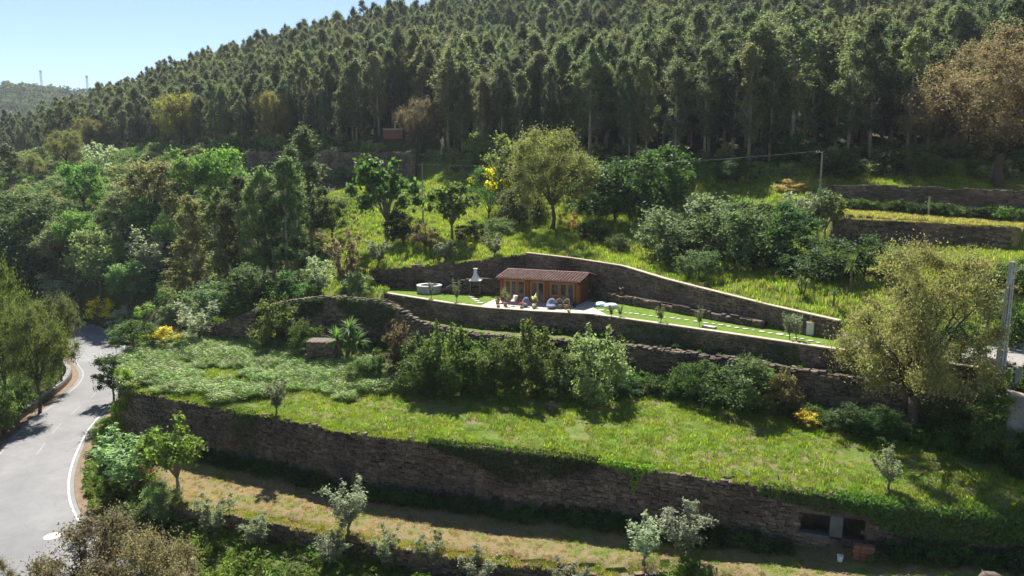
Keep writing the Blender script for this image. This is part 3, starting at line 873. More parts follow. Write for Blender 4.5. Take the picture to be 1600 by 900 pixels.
def limbs(rg, base, fork, targets, r0):
    mb = MB()
    b = Vector(base); f = Vector(fork); midp = b.lerp(f, .5) + Vector((rg.uniform(-.02, .02), rg.uniform(-.02, .02), 0))
    mb.tube([b, midp, f], [r0 * 1.25, r0, r0 * .8], 7)
    for t in targets:
        t = Vector(t); m1 = f.lerp(t, .35) + Vector((rg.uniform(-.03, .03), rg.uniform(-.03, .03), .05)); m2 = f.lerp(t, .7) + Vector((rg.uniform(-.03, .03), rg.uniform(-.03, .03), .02))
        mb.tube([f - Vector((0, 0, r0)), m1, m2, t], [r0 * .55, r0 * .38, r0 * .22, r0 * .08], 5)
        for _ in range(2):
            e = m2 + Vector(rand_dirs(rg, 1)[0]) * rg.uniform(.06, .14)
            mb.tube([m2, m2.lerp(e, .5) + Vector((0, 0, .01)), e], [r0 * .16, r0 * .1, r0 * .04], 4)
    return mb

PROTO = {}
WIDTH = {}
def proto(kind, crown_vf, mb, mats='foliage', flower=None):
    V, F = crown_vf
    if flower is not None:
        FV, FF = flower; F = np.vstack([F, FF + len(V)]); nleaf = len(crown_vf[1]); V = np.vstack([V, FV])
    me = mesh_from(kind + '_crown', V, F, [mats] + (['blossom'] if flower is not None else []))
    if flower is not None:
        mi = np.zeros(len(F), np.int32); mi[nleaf:] = 1; me.polygons.foreach_set('material_index', mi)
    tm = mesh_from(kind + '_trunk', mb.v, mb.f, 'bark', True) if mb and mb.v else None
    PROTO.setdefault(kind, []).append((tm, me))

for k in range(4):                                   # spreading oak
    rg = np.random.default_rng(200 + k)
    cl = dome_clumps(rg, 60, (0, 0, .58), (.40, .40, .36), (.085, .15), -0.8, .4)
    tg = [c[:3] for c in cl[:14]]
    proto('oak', leaves(rg, cl, 36000, .0215, .1), limbs(rg, (0, 0, -.02), (rg.uniform(-.03, .03), 0, .26), tg, .022))
for k in range(2):                                   # the two big nearby oaks: finer leaves
    rg = np.random.default_rng(210 + k)
    cl = dome_clumps(rg, 95, (0, 0, .57), (.41, .41, .37), (.06, .125), -0.85, .4)
    tg = [c[:3] for c in cl[:20]]
    proto('big_oak', leaves(rg, cl, 90000, .0128, .1, aspect=.5), limbs(rg, (0, 0, -.02), (rg.uniform(-.02, .02), 0, .24), tg, .028))
WIDTH['oak'] = 0.98
for k in range(3):                                   # round broadleaf tree
    rg = np.random.default_rng(220 + k)
    cl = dome_clumps(rg, 34, (0, 0, .58), (.33, .33, .36), (.08, .15), -0.8, .35)
    tg = [c[:3] for c in cl[:12]]
    proto('broadleaf', leaves(rg, cl, 11000, .037, .2, aspect=.6), limbs(rg, (0, 0, -.02), (0, 0, .28), tg, .022))
WIDTH['broadleaf'] = 0.86
for k in range(3):                                   # open fig / walnut, large leaves
    rg = np.random.default_rng(240 + k)
    cl = dome_clumps(rg, 30, (0, 0, .64), (.40, .40, .32), (.07, .13), -0.7, .4)
    tg = [c[:3] for c in cl[:16]]
    proto('fig', leaves(rg, cl, 5600, .055, .2, aspect=.75), limbs(rg, (0, 0, -.02), (0, 0, .26), tg, .024))
WIDTH['fig'] = 0.96
for k in range(6):                                   # eucalyptus
    rg = np.random.default_rng(260 + k); cl = []
    lean = rg.uniform(-.03, .03, 2)
    for i in range(70):
        h = rg.uniform(.20, .97); w = np.interp(h, [.18, .34, .55, .78, .92, 1.0], [.03, .085, .105, .08, .042, .012]); a = rg.uniform(0, 6.28); rr = w * rg.uniform(.2, 1)
        s = rg.uniform(.02, .04)
        cl.append((math.cos(a)*rr + lean[0]*h, math.sin(a)*rr + lean[1]*h, h, s, s, s * 1.7))
    for h in (.93, .97): cl.append((lean[0]*h, lean[1]*h, h, .018, .018, .045))
    mb = MB(); mb.tube([(0, 0, -.03), (lean[0]*.4, lean[1]*.4, .4), (lean[0]*.75, lean[1]*.75, .75), (lean[0], lean[1], .97)], [.011, .0085, .005, .0015], 6)
    for c in cl[:14]:
        zb = max(.2, c[2] - .13); mb.tube([(lean[0]*zb, lean[1]*zb, zb), (c[0]*.6, c[1]*.6, c[2] - .06), c[:3]], [.0042, .003, .001], 4)
    proto('eucalyptus', leaves(rg, cl, 12000, .0175, 1.1, aspect=.42), mb, 'foliage_glossy')
WIDTH['eucalyptus'] = 0.30
for k in range(4):                                   # olive
    rg = np.random.default_rng(280 + k)
    cl = []
    for b_ in range(6):                               # several wispy upright branches
        a = 6.28 * b_ / 6 + rg.uniform(-.5, .5); out_ = rg.uniform(.06, .24); top_ = rg.uniform(.62, .97)
        for j in range(6):
            f_ = j / 5; cl.append((math.cos(a) * out_ * (.4 + .6 * f_) + rg.uniform(-.04, .04), math.sin(a) * out_ * (.4 + .6 * f_) + rg.uniform(-.04, .04), .30 + (top_ - .30) * f_, *(rg.uniform(.035, .08),) * 2, rg.uniform(.05, .10)))
    tg = [c[:3] for c in cl[5::6]] + [c[:3] for c in cl[2::6]]
    proto('olive', leaves(rg, cl, 3600, .042, .1, aspect=.36), limbs(rg, (0, 0, -.03), (rg.uniform(-.03, .03), 0, .16), tg, .017))
WIDTH['olive'] = 0.72
for k in range(4):                                   # dense shrub down to the ground
    rg = np.random.default_rng(300 + k)
    cl = dome_clumps(rg, 46, (0, 0, .40), (.42, .42, .46), (.09, .17), -0.75, .3)
    tg = [c[:3] for c in cl[:8]]
    proto('shrub', leaves(rg, cl, 13000, .040, .1, aspect=.5), limbs(rg, (0, 0, -.02), (0, 0, .12), tg, .018))
WIDTH['shrub'] = 1.1
for k in range(3):                                   # tall loose shrub with leafy shoots
    rg = np.random.default_rng(320 + k); cl = dome_clumps(rg, 34, (0, 0, .40), (.33, .33, .42), (.08, .14), -0.85, .3)
    for _ in range(9):
        a = rg.uniform(0, 6.28); r_ = rg.uniform(.05, .24); hh = rg.uniform(.72, .97)
        for j in range(3): cl.append((math.cos(a)*r_, math.sin(a)*r_, hh - j * .07, .035, .035, .05))
    tg = [c[:3] for c in cl[-27::3]]
    proto('tall_shrub', leaves(rg, cl, 11000, .040, 0, aspect=.55), limbs(rg, (0, 0, -.02), (0, 0, .12), tg, .014))
WIDTH['tall_shrub'] = 0.78
for k in range(3):                                   # broom with blossom
    rg = np.random.default_rng(340 + k); cl = dome_clumps(rg, 30, (0, 0, .45), (.40, .40, .42), (.08, .15), -0.6, .3)
    fl = [c for c in cl if c[2] > .5 or rg.random() < .3]
    proto('broom', leaves(rg, cl, 4200, .045, -1.2, aspect=.18, shell=.6), limbs(rg, (0, 0, -.02), (0, 0, .1), [c[:3] for c in cl[:8]], .015),
          flower=leaves(rg, [(c[0], c[1], c[2], c[3]*1.1, c[4]*1.1, c[5]*1.1) for c in fl], 2600, .042, 0, aspect=.8, shell=.25))
WIDTH['broom'] = 1.05
for k in range(2):                                   # broom with only a few blossoms
    rg = np.random.default_rng(350 + k); cl = dome_clumps(rg, 34, (0, 0, .45), (.40, .40, .44), (.08, .15), -0.6, .3)
    fl = [c for c in cl if c[2] > .55][:6]
    proto('broom_sparse', leaves(rg, cl, 6500, .04, -1.2, aspect=.22, shell=.55), limbs(rg, (0, 0, -.02), (0, 0, .1), [c[:3] for c in cl[:8]], .015),
          flower=leaves(rg, fl, 700, .04, 0, aspect=.8, shell=.25))
WIDTH['broom_sparse'] = 1.05
def yucca_mesh(rg, heads, n, L):
    V, F = [], []
    for (hx_, hy_, hz_) in heads:
        for i in range(n):
            a = rg.uniform(0, 6.28); el = rg.uniform(-.5, 1.35); l_ = L * rg.uniform(.75, 1.1); w = L * .045
            d = np.array([math.cos(a)*math.cos(el), math.sin(a)*math.cos(el), math.sin(el)]); s = np.array([-math.sin(a), math.cos(a), 0]) * w
            p = np.array([hx_, hy_, hz_]); b = len(V)
            p1 = p + d * l_ * .55; p2 = p + d * l_ + np.array([0, 0, -l_ * .22 * math.cos(el)])
            V += [p - s*.6, p + s*.6, p1 + s, p1 - s, p2]
            F += [(b, b+1, b+2, b+3), (b+3, b+2, b+4)]
    return V, F
for k in range(2):
    rg = np.random.default_rng(360 + k); hd = [(0, 0, .62)] if k else [(-.16, 0, .5), (.12, .05, .68), (.22, -.1, .42)]
    V, F = yucca_mesh(rg, hd, 75, .36)
    me = mesh_from('yucca_crown', V, F, 'foliage_glossy'); mb = MB()
    for h_ in hd: mb.tube([(h_[0]*.2, h_[1]*.2, -.02), (h_[0]*.7, h_[1]*.7, h_[2]*.5), h_], [.05, .04, .035], 6)
    PROTO.setdefault('yucca', []).append((mesh_from('yucca_trunk', mb.v, mb.f, 'bark', True), me))
WIDTH['yucca'] = 0.8

HEIGHT = {}
for kd, lst in PROTO.items():                        # true size of each prototype
    ws, hs_ = [], []
    for tm, cm in lst:
        v = np.empty(len(cm.vertices) * 3, np.float32); cm.vertices.foreach_get('co', v); v = v.reshape(-1, 3)
        ws.append(2 * np.percentile(np.abs(v[:, :2]), 99.6)); hs_.append(np.percentile(v[:, 2], 99.85))
    WIDTH[kd] = float(np.mean(ws)); HEIGHT[kd] = float(np.mean(hs_))
BARK = {'oak': (0.10, 0.08, 0.06), 'big_oak': (0.09, 0.07, 0.055), 'broadleaf': (0.12, 0.10, 0.08), 'fig': (0.22, 0.20, 0.17), 'eucalyptus': (0.34, 0.30, 0.25), 'olive': (0.18, 0.16, 0.13),
        'shrub': (0.10, 0.08, 0.06), 'tall_shrub': (0.12, 0.10, 0.07), 'broom': (0.10, 0.10, 0.05), 'broom_sparse': (0.10, 0.10, 0.05), 'yucca': (0.16, 0.12, 0.08)}
NAMES = {'oak': 'oak_tree', 'big_oak': 'oak_tree', 'broadleaf': 'broadleaf_tree', 'fig': 'fig_tree', 'eucalyptus': 'eucalyptus_tree', 'olive': 'olive_tree', 'shrub': 'shrub', 'tall_shrub': 'shrub',
         'broom': 'broom_bush', 'broom_sparse': 'broom_bush', 'yucca': 'palm_plant'}
CATS = {'oak': 'tree', 'big_oak': 'tree', 'broadleaf': 'tree', 'fig': 'tree', 'eucalyptus': 'tree', 'olive': 'olive tree', 'shrub': 'shrub', 'tall_shrub': 'shrub', 'broom': 'broom bush', 'broom_sparse': 'broom bush', 'yucca': 'palm'}
_var = {}
def plant(kind, loc, hgt, wid, label, color, group=None, rz=None, bark=None, name=None, cat=None, var=None):
    i = _var.get(kind, 0); _var[kind] = i + 1
    tm, cm = PROTO[kind][(i if var is None else var) % len(PROTO[kind])]
    root = thing(name or NAMES[kind], label, cat or CATS[kind], loc, random.uniform(0, 6.28) if rz is None else rz, group)
    sxy = wid / WIDTH[kind]; hgt = hgt / HEIGHT[kind]
    woody = kind in ('shrub', 'tall_shrub', 'broom', 'broom_sparse')
    if tm: link('stem' if woody else 'trunk', tm, root, scale=(sxy, sxy, hgt), color=bark or BARK[kind])
    link('foliage' if woody else 'crown', cm, root, scale=(sxy, sxy, hgt), color=color)
    return root

def plant_px(kind, u, vb, vt, wpx, label, color, group=None, **kw):
    """stand a plant on the ground seen at photo pixel (u, vb); its height and width follow from its size there"""
    x, y, z = ground_px(u, vb)
    _, _, dep = project(x, y, z); dep = float(dep)
    k = dep / FPX
    vb = float(project(x, y, z)[1])
    return plant(kind, (x, y, z), (vb - vt) * k, wpx * k, label, color, group, **kw)

GOLD = (0.160, 0.145, 0.072); COPPER = (0.235, 0.185, 0.095); OLIVE = (0.15, 0.165, 0.105); SILVER = (0.195, 0.215, 0.158); EUC = (0.085, 0.105, 0.048); EUCY = (0.15, 0.15, 0.06)
BRIGHT = (0.098, 0.148, 0.036); FRESH = (0.142, 0.188, 0.058); DARK = (0.045, 0.074, 0.027); MID = (0.078, 0.118, 0.036); YELGR = (0.16, 0.165, 0.06); GREYG = (0.14, 0.168, 0.088); BROWN = (0.145, 0.115, 0.065); BLUEG = (0.09, 0.13, 0.06)

# ------------------------------------------------------------------ single trees and shrubs: kind, u, base v, top v, width (photo px), colour, label
PL = [
 # big characteristic trees
 ('big_oak', 1424, 690, 372, 223, GOLD, 'large golden-green oak standing by the driveway at the end of the lawn'),
 ('big_oak', 1560, 292, 60, 250, COPPER, 'big copper-leaved oak on the top terrace at the forest edge'),
 ('oak', 862, 362, 203, 130, YELGR, 'yellow-olive oak with bare lower trunk on the slope above the cabin'),
 ('broadleaf', 806, 318, 212, 85, FRESH, 'pale yellow-green tree close behind the yellow-olive oak above the cabin'),
 ('fig', 606, 378, 250, 112, (0.06, 0.11, 0.026), 'large dark green fig tree on the meadow above the tub'),
 ('fig', 706, 376, 282, 84, BRIGHT, 'bright green round tree with thin dark trunk on the meadow above the barbecue'),
 ('oak', 282, 236, 146, 74, (0.17, 0.145, 0.055), 'sandy-olive oak standing at the forest edge above the willow'),
 ('oak', 430, 236, 148, 56, (0.16, 0.135, 0.06), 'beige-topped oak standing among the front eucalyptus trees'),
 ('oak', 656, 250, 155, 66, (0.13, 0.10, 0.075), 'mauve-brown oak at the forest edge beside the brick ruin'),
 ('broadleaf', 590, 296, 262, 40, MID, 'small green tree between the fig tree and the forest wall'),
 # left woodland
 ('broadleaf', 242, 348, 252, 88, YELGR, 'yellow-green willow-like tree below the sandy-olive oak'),
 ('broadleaf', 302, 338, 234, 74, MID, 'rich green tree next to the yellow-green willow'),
 ('broadleaf', 354, 330, 232, 70, BRIGHT, 'fresh green tree just left of the tall dark eucalyptus'),
 ('broadleaf', 132, 338, 256, 66, MID, 'dark green tree with light top in the left woodland below the copse'),
 ('oak', 106, 268, 204, 56, YELGR, 'round olive-yellow tree on the upper left slope'),
 ('olive', 156, 286, 222, 44, SILVER, 'slender grey tree right of the round olive-yellow tree'),
 ('oak', 140, 242, 186, 52, (0.14, 0.13, 0.055), 'dull olive oak behind the slender grey tree'),
 ('oak', 48, 284, 240, 44, YELGR, 'small olive-yellow tree at the far upper left'),
 ('eucalyptus', 22, 300, 226, 40, EUC, 'grey-green conical tree at the upper left edge'),
 ('broadleaf', 225, 376, 308, 60, (0.05, 0.095, 0.026), 'dense dark green round tree in the middle of the left woodland'),
 ('broadleaf', 158, 470, 358, 92, (0.13, 0.17, 0.07), 'large pale green tree above the road bend'),
 ('broadleaf', 206, 478, 408, 66, BLUEG, 'blue-green bushy tree right of the large pale green tree'),
 ('olive', 242, 440, 360, 66, SILVER, 'silver-grey olive in the left woodland beside the eucalyptus group'),
 ('olive', 100, 500, 424, 72, SILVER, 'silvery bushy olive above the roadside oaks'),
 ('shrub', 42, 378, 300, 110, (0.06, 0.10, 0.035), 'wide dark green mound of bushes at the left edge'),
 ('shrub', 22, 430, 345, 105, DARK, 'very dark round bush below the green mound at the left edge'),
 ('broadleaf', 92, 420, 345, 62, GREYG, 'grey-green loose tree between the dark bush and the pale green tree'),
 ('broadleaf', 190, 345, 288, 58, GREYG, 'grey-green tree above the dense dark round tree'),
 ('broadleaf', 122, 395, 330, 60, (0.09, 0.13, 0.04), 'mid green tree left of the large pale green tree'),
 ('broadleaf', 270, 400, 330, 56, FRESH, 'light green tree left of the eucalyptus group'),
 ('shrub', 172, 420, 378, 56, FRESH, 'light green bush behind the large pale green tree'),
 ('broadleaf', 300, 285, 246, 50, GREYG, 'greyish small tree under the forest edge left of the long dark wall'),
 ('shrub', 395, 292, 262, 60, DARK, 'dark bush at the foot of the long dark forest wall'),
 ('eucalyptus', 488, 398, 203, 64, (0.075, 0.10, 0.045), 'tallest dark eucalyptus standing alone at the meadow edge'),
 ('eucalyptus', 448, 446, 250, 63, (0.08, 0.105, 0.045), 'dark eucalyptus right in front of the tallest one'),
 ('eucalyptus', 414, 452, 262, 59, (0.105, 0.13, 0.06), 'third eucalyptus from the tallest one in the left group'),
 ('eucalyptus', 378, 455, 276, 54, (0.08, 0.10, 0.048), 'shaded eucalyptus in the middle of the left group'),
 ('eucalyptus', 342, 462, 298, 57, (0.085, 0.10, 0.04), 'olive-green eucalyptus at the lower left of the group'),
 ('eucalyptus', 308, 470, 306, 54, EUCY, 'yellowish eucalyptus at the left end of the group'),
 ('eucalyptus', 288, 478, 372, 54, EUCY, 'short yellowish eucalyptus leaning out of the group'),
 ('eucalyptus', 466, 430, 232, 46, (0.07, 0.095, 0.045), 'slim dark eucalyptus just left of the tallest one'),
 ('eucalyptus', 396, 456, 286, 50, (0.10, 0.125, 0.06), 'slim grey-green eucalyptus in the thick of the left group'),
 ('eucalyptus', 360, 462, 318, 48, (0.115, 0.125, 0.055), 'short slim eucalyptus in front of the left group'),
 ('eucalyptus', 430, 452, 300, 46, (0.075, 0.10, 0.045), 'short dark eucalyptus between the taller ones of the left group'),
 ('broadleaf', 520, 380, 308, 56, MID, 'green tree between the tallest eucalyptus and the fig tree'),
 ('olive', 542, 468, 360, 62, BROWN, 'thin brownish olive with bare trunk left of the lawn'),
 ('olive', 502, 468, 398, 48, SILVER, 'pale grey olive left of the thin brownish one'),
 ('shrub', 400, 492, 412, 110, DARK, 'dark bush mass under the eucalyptus group'),
 ('shrub', 460, 482, 420, 80, DARK, 'dark bush right of the mass under the eucalyptus group'),
 ('shrub', 330, 498, 442, 90, BLUEG, 'feathery green bush on the slope above the silvery bush'),
 ('tall_shrub', 560, 470, 420, 60, GREYG, 'grey-green bush against the left end of the rear wall'),
 ('broom', 162, 512, 464, 46, (0.12, 0.13, 0.04), 'orange-flowering broom on the bank above the road'),
 ('broom', 258, 542, 511, 52, (0.12, 0.14, 0.04), 'yellow-flowering broom beside the fern slope'),
 ('olive', 314, 535, 472, 70, SILVER, 'silvery-grey bush at the low end of the sloping wall'),
 ('shrub', 210, 545, 500, 70, MID, 'green bush on the bank between the road and the yellow broom'),
 ('tall_shrub', 194, 520, 478, 44, SILVER, 'pale leafy shrub beside the orange-flowering broom'),
 # left of the road
 ('oak', 12, 660, 405, 88, (0.082, 0.095, 0.032), 'tall olive-green oak cut by the left picture edge'),
 ('oak', 62, 648, 468, 93, (0.095, 0.105, 0.036), 'olive-green oak with yellow rim left of the road parapet'),
 ('oak', 98, 606, 455, 70, (0.085, 0.085, 0.045), 'dark greyish oak with bare trunks by the parapet bend'),
 ('broadleaf', 30, 672, 590, 58, (0.10, 0.16, 0.04), 'fresh green acacia bush behind the parapet'),
 ('broadleaf', 2, 690, 606, 52, (0.11, 0.18, 0.04), 'bright green bush at the left edge behind the parapet'),
 ('shrub', 62, 612, 560, 66, DARK, 'dark undergrowth bush behind the parapet oaks'),
 # right bank of the road
 ('broadleaf', 178, 628, 553, 56, DARK, 'dark leafy tree at the wall corner overhanging the road'),
 ('shrub', 196, 616, 566, 46, (0.16, 0.21, 0.035), 'yellow-green leafy bush on the left corner of the tall meadow wall'),
 ('olive', 204, 776, 668, 92, (0.15, 0.19, 0.10), 'pale green bushy olive on the bank beside the road'),
 ('fig', 279, 778, 652, 100, (0.125, 0.18, 0.035), 'young fig with bright leaves in front of the tall meadow wall'),
 ('shrub', 252, 812, 752, 66, GREYG, 'greyish bush at the left end of the low terrace wall'),
 ('shrub', 168, 694, 652, 44, BRIGHT, 'green roadside bush at the foot of the wall corner'),
 ('shrub', 175, 790, 735, 50, (0.09, 0.14, 0.03), 'green weed bush on the road bank below the pale olive'),
 ('shrub', 200, 838, 785, 62, MID, 'dark green bush on the road bank above the brown oak'),
 ('oak', 158, 1030, 804, 195, (0.17, 0.142, 0.085), 'brown-leaved oak with visible branches at the bottom left corner'),
 ('oak', 245, 1030, 814, 130, (0.185, 0.155, 0.095), 'second brown-leaved oak right of the bottom left corner one'),
 ('oak', 2, 1000, 868, 60, BROWN, 'brown oak tip poking in at the bottom left corner'),
 # olives of the lower terraces
 ('olive', 335, 842, 766, 52, OLIVE, 'grey-green olive at the low wall, first from the road'),
 ('olive', 402, 862, 804, 44, OLIVE, 'grey-green olive at the low wall, second from the road'),
 ('olive', 514, 888, 824, 52, OLIVE, 'grey-green olive at the low wall, third from the road'),
 ('olive', 547, 840, 750, 56, SILVER, 'silver olive with thin bare trunk on the brown grass strip'),
 ('olive', 607, 892, 820, 42, OLIVE, 'slim olive in front of the low wall, fourth from the road'),
 ('olive', 674, 894, 828, 42, OLIVE, 'slim olive in front of the low wall, fifth from the road'),
 ('olive', 750, 920, 862, 54, OLIVE, 'olive crown at the bottom picture edge, sixth from the road'),
 ('olive', 888, 932, 880, 54, OLIVE, 'olive tip at the bottom picture edge near the end of the low wall'),
 ('olive', 1006, 892, 803, 56, SILVER, 'silver olive in front of the tall wall, left one of the pair'),
 ('olive', 1070, 872, 784, 66, SILVER, 'silver olive in front of the tall wall, right one of the pair'),
 ('olive', 1388, 768, 697, 40, OLIVE, 'single young olive on the right half of the meadow'),
 ('olive', 432, 650, 588, 44, OLIVE, 'single young olive by the edge of the fern slope'),
 ('broom', 1260, 672, 640, 38, (0.16, 0.15, 0.03), 'small bright yellow broom in the shade under the rubble wall'),
 # shrub row in front of the rubble wall
 ('tall_shrub', 434, 545, 458, 73, (0.11, 0.15, 0.035), 'golden-green tall shrub in front of the ruined wall, left end of the row'),
 ('shrub', 478, 556, 500, 56, (0.07, 0.10, 0.03), 'ivy-green bush between the tall golden-green shrub and the stone stump'),
 ('yucca', 540, 566, 494, 62, (0.10, 0.15, 0.045), 'spiky palm-like plant beside the square stone stump'),
 ('tall_shrub', 622, 592, 498, 57, BROWN, 'brownish-grey twiggy shrub right of the spiky palm'),
 ('tall_shrub', 652, 600, 520, 66, MID, 'dark green shrub next to the brownish-grey twiggy one'),
 ('tall_shrub', 700, 612, 500, 80, (0.10, 0.155, 0.032), 'green shrub with one bright upright shoot below the tub'),
 ('tall_shrub', 742, 612, 520, 73, (0.08, 0.13, 0.03), 'green shrub left of the tallest bright one'),
 ('tall_shrub', 830, 616, 498, 93, (0.11, 0.165, 0.032), 'tallest bright green shrub right below the cabin'),
 ('shrub', 788, 615, 552, 63, MID, 'low dark green shrub in the gap left of the tallest bright one'),
 ('shrub', 882, 616, 572, 60, MID, 'low round shrub between the two tallest shrubs of the row'),
 ('tall_shrub', 928, 622, 508, 103, (0.17, 0.195, 0.095), 'large grey-green willowy shrub at the right end of the row'),
 ('shrub', 975, 618, 585, 67, DARK, 'dark shrub at the right foot of the willowy one'),
 ('shrub', 566, 600, 560, 56, (0.10, 0.15, 0.045), 'fern-green bush below the spiky palm'),
 ('tall_shrub', 590, 596, 548, 51, MID, 'small green shrub between the spiky palm and the twiggy one'),
 ('shrub', 680, 622, 572, 60, MID, 'low dark shrub at the foot of the row below the tub'),
 ('shrub', 664, 614, 538, 84, MID, 'low green shrub filling the row behind the fern edge, left of the shoot'),
 ('shrub', 722, 618, 536, 92, (0.085, 0.128, 0.035), 'broad green shrub in the row straight below the barbecue'),
 ('shrub', 768, 618, 530, 84, (0.10, 0.145, 0.04), 'broad light green shrub in the row left below the cabin'),
 ('shrub', 872, 618, 548, 84, (0.10, 0.14, 0.045), 'broad low shrub in the row right below the bean bags'),
 ('shrub', 1160, 640, 556, 127, (0.075, 0.115, 0.04), 'wide ivy-like bush with pale top spilling over the rubble wall'),
 ('shrub', 1086, 628, 556, 76, (0.06, 0.095, 0.03), 'dark ivy-like bush left of the wide pale-topped one'),
 ('tall_shrub', 1222, 648, 574, 56, BROWN, 'dark brownish shrub right of the wide pale-topped bush'),
 ('shrub', 1320, 680, 630, 76, DARK, 'dark bush in the shade right of the yellow broom'),
 ('shrub', 1378, 690, 636, 76, DARK, 'dark bush in the shade left of the golden-green oak trunk'),
 ('shrub', 1492, 700, 622, 110, (0.05, 0.08, 0.025), 'dark green bush right of the golden-green oak trunk'),
 ('shrub', 1566, 722, 606, 110, MID, 'large green bush at the right edge below the power pole'),
 ('tall_shrub', 1590, 660, 572, 56, (0.10, 0.15, 0.035), 'bright bush in front of the concrete ramp wall'),
 ('shrub', 1600, 745, 690, 70, DARK, 'dark bush cut by the right edge beside the meadow'),
 ('shrub', 1425, 560, 522, 60, DARK, 'dark bush behind the golden-green oak along the driveway'),
 # slope above the cabin
 ('olive', 590, 418, 374, 44, OLIVE, 'dark grey olive above the left end of the rear wall'),
 ('olive', 694, 412, 374, 38, OLIVE, 'bushy grey olive on the meadow rim above the tub'),
 ('olive', 773, 402, 364, 40, OLIVE, 'bushy grey olive on the meadow rim above the cabin roof'),
 ('shrub', 630, 384, 328, 66, DARK, 'dark bush between the fig tree and the bright round tree'),
 ('shrub', 665, 388, 346, 50, BROWN, 'brownish bush left of the bright round tree'),
 ('shrub', 735, 378, 345, 56, DARK, 'dark bush at the right foot of the bright round tree'),
 ('broom_sparse', 764, 342, 262, 84, (0.06, 0.11, 0.035), 'green broom with a few orange flowers left of the yellow-olive oak'),
 ('shrub', 812, 352, 290, 76, (0.075, 0.08, 0.04), 'grey-brown bush under the yellow-olive oak'),
 ('shrub', 780, 372, 340, 50, (0.10, 0.15, 0.05), 'pale green bush on the meadow below the broom with a few flowers'),
 ('broom', 888, 364, 331, 38, (0.14, 0.10, 0.03), 'round orange-yellow broom beside the yellow-olive oak trunk'),
 ('shrub', 928, 376, 340, 52, DARK, 'round dark bush right of the orange-yellow broom'),
 ('shrub', 966, 396, 366, 44, MID, 'small green bush on the slope over the cabin wall'),
 ('shrub', 960, 346, 254, 132, (0.045, 0.075, 0.025), 'big dark green bush mass above the cabin wall, left half'),
 ('shrub', 1018, 340, 230, 144, (0.05, 0.08, 0.026), 'big dark green bush mass above the cabin wall, right half'),
 ('broadleaf', 905, 305, 240, 70, MID, 'dark green tree right behind the yellow-olive oak'),
 ('broadleaf', 752, 262, 208, 60, FRESH, 'light green tree at the forest edge above the broom with a few flowers'),
 ('shrub', 1075, 412, 298, 147, (0.105, 0.135, 0.075), 'large laurel bush on the slope, front left of three'),
 ('shrub', 1150, 425, 314, 137, (0.085, 0.112, 0.058), 'large laurel bush on the slope, middle of three'),
 ('shrub', 1216, 416, 318, 116, DARK, 'large laurel bush on the slope, shaded right one of three'),
 ('shrub', 1092, 436, 390, 70, BLUEG, 'low blue-green bush at the foot of the laurels'),
 ('shrub', 1140, 402, 364, 56, BROWN, 'yellowish dry bush caught between the laurels'),
 ('shrub', 1112, 392, 312, 110, (0.09, 0.12, 0.06), 'grey-green laurel bush closing the gap between front and middle laurels'),
 ('shrub', 1186, 398, 318, 100, (0.075, 0.105, 0.05), 'dull green laurel bush behind the middle laurel'),
 ('shrub', 1040, 398, 330, 80, (0.10, 0.13, 0.07), 'pale laurel bush at the left end of the laurel mass'),
 ('shrub', 1275, 440, 367, 132, DARK, 'dark bramble mass below the grey olive'),
 ('shrub', 1350, 440, 370, 96, DARK, 'dark bramble mass under the upper terrace wall'),
 ('olive', 1250, 372, 296, 72, SILVER, 'grey olive beside the wooden power pole'),
 ('fig', 1288, 378, 306, 56, FRESH, 'bright leafy fig right behind the wooden power pole'),
 ('yucca', 1328, 462, 392, 36, (0.12, 0.17, 0.05), 'tall palm-like plant left of the golden-green oak'),
 ('yucca', 1254, 462, 428, 24, (0.14, 0.18, 0.06), 'small spiky plant in the grass over the coped wall'),
 ('yucca', 1302, 482, 446, 30, (0.11, 0.15, 0.06), 'middle spiky plant in the grass near the wall end'),
 ('olive', 1540, 520, 448, 56, SILVER, 'silvery olive behind the concrete power pole'),
 ('shrub', 1500, 560, 500, 80, DARK, 'dark hedge bush left of the concrete power pole'),
 ('shrub', 1590, 545, 470, 60, DARK, 'dark hedge bush right of the concrete power pole'),
 ('shrub', 1540, 452, 408, 80, (0.05, 0.08, 0.025), 'dark creeper-covered bush on the bank above the silvery olive'),
 ('shrub', 1598, 462, 404, 70, MID, 'creeper bush at the right edge above the dry grass'),
 ('shrub', 1240, 262, 210, 70, DARK, 'dark bush at the forest foot left of the wooden power pole'),
 ('shrub', 1310, 280, 238, 70, (0.06, 0.09, 0.035), 'grey-green bush at the forest foot right of the wooden power pole'),
 ('shrub', 1440, 278, 222, 80, MID, 'green bush at the forest foot left of the copper-leaved oak'),
 ('shrub', 1380, 274, 230, 66, DARK, 'dark bush at the forest foot between two green ones'),
 ('shrub', 1150, 285, 248, 70, DARK, 'dark bush above the laurels at the forest foot'),
 ('shrub', 1450, 345, 318, 0, None, None),
]
for row in PL:
    kind, u, vb, vt, w, col, lab = row
    if lab is None: continue
    if u < 560 and vb < 545 and kind not in ('broom', 'oak', 'big_oak'): col = tuple(min(.32, c * 1.28) for c in col)
    if kind == 'olive' and vb > 760: col = tuple(c * 1.25 for c in col); w *= 1.2
    plant_px(kind, u, vb, vt, w, lab, col)

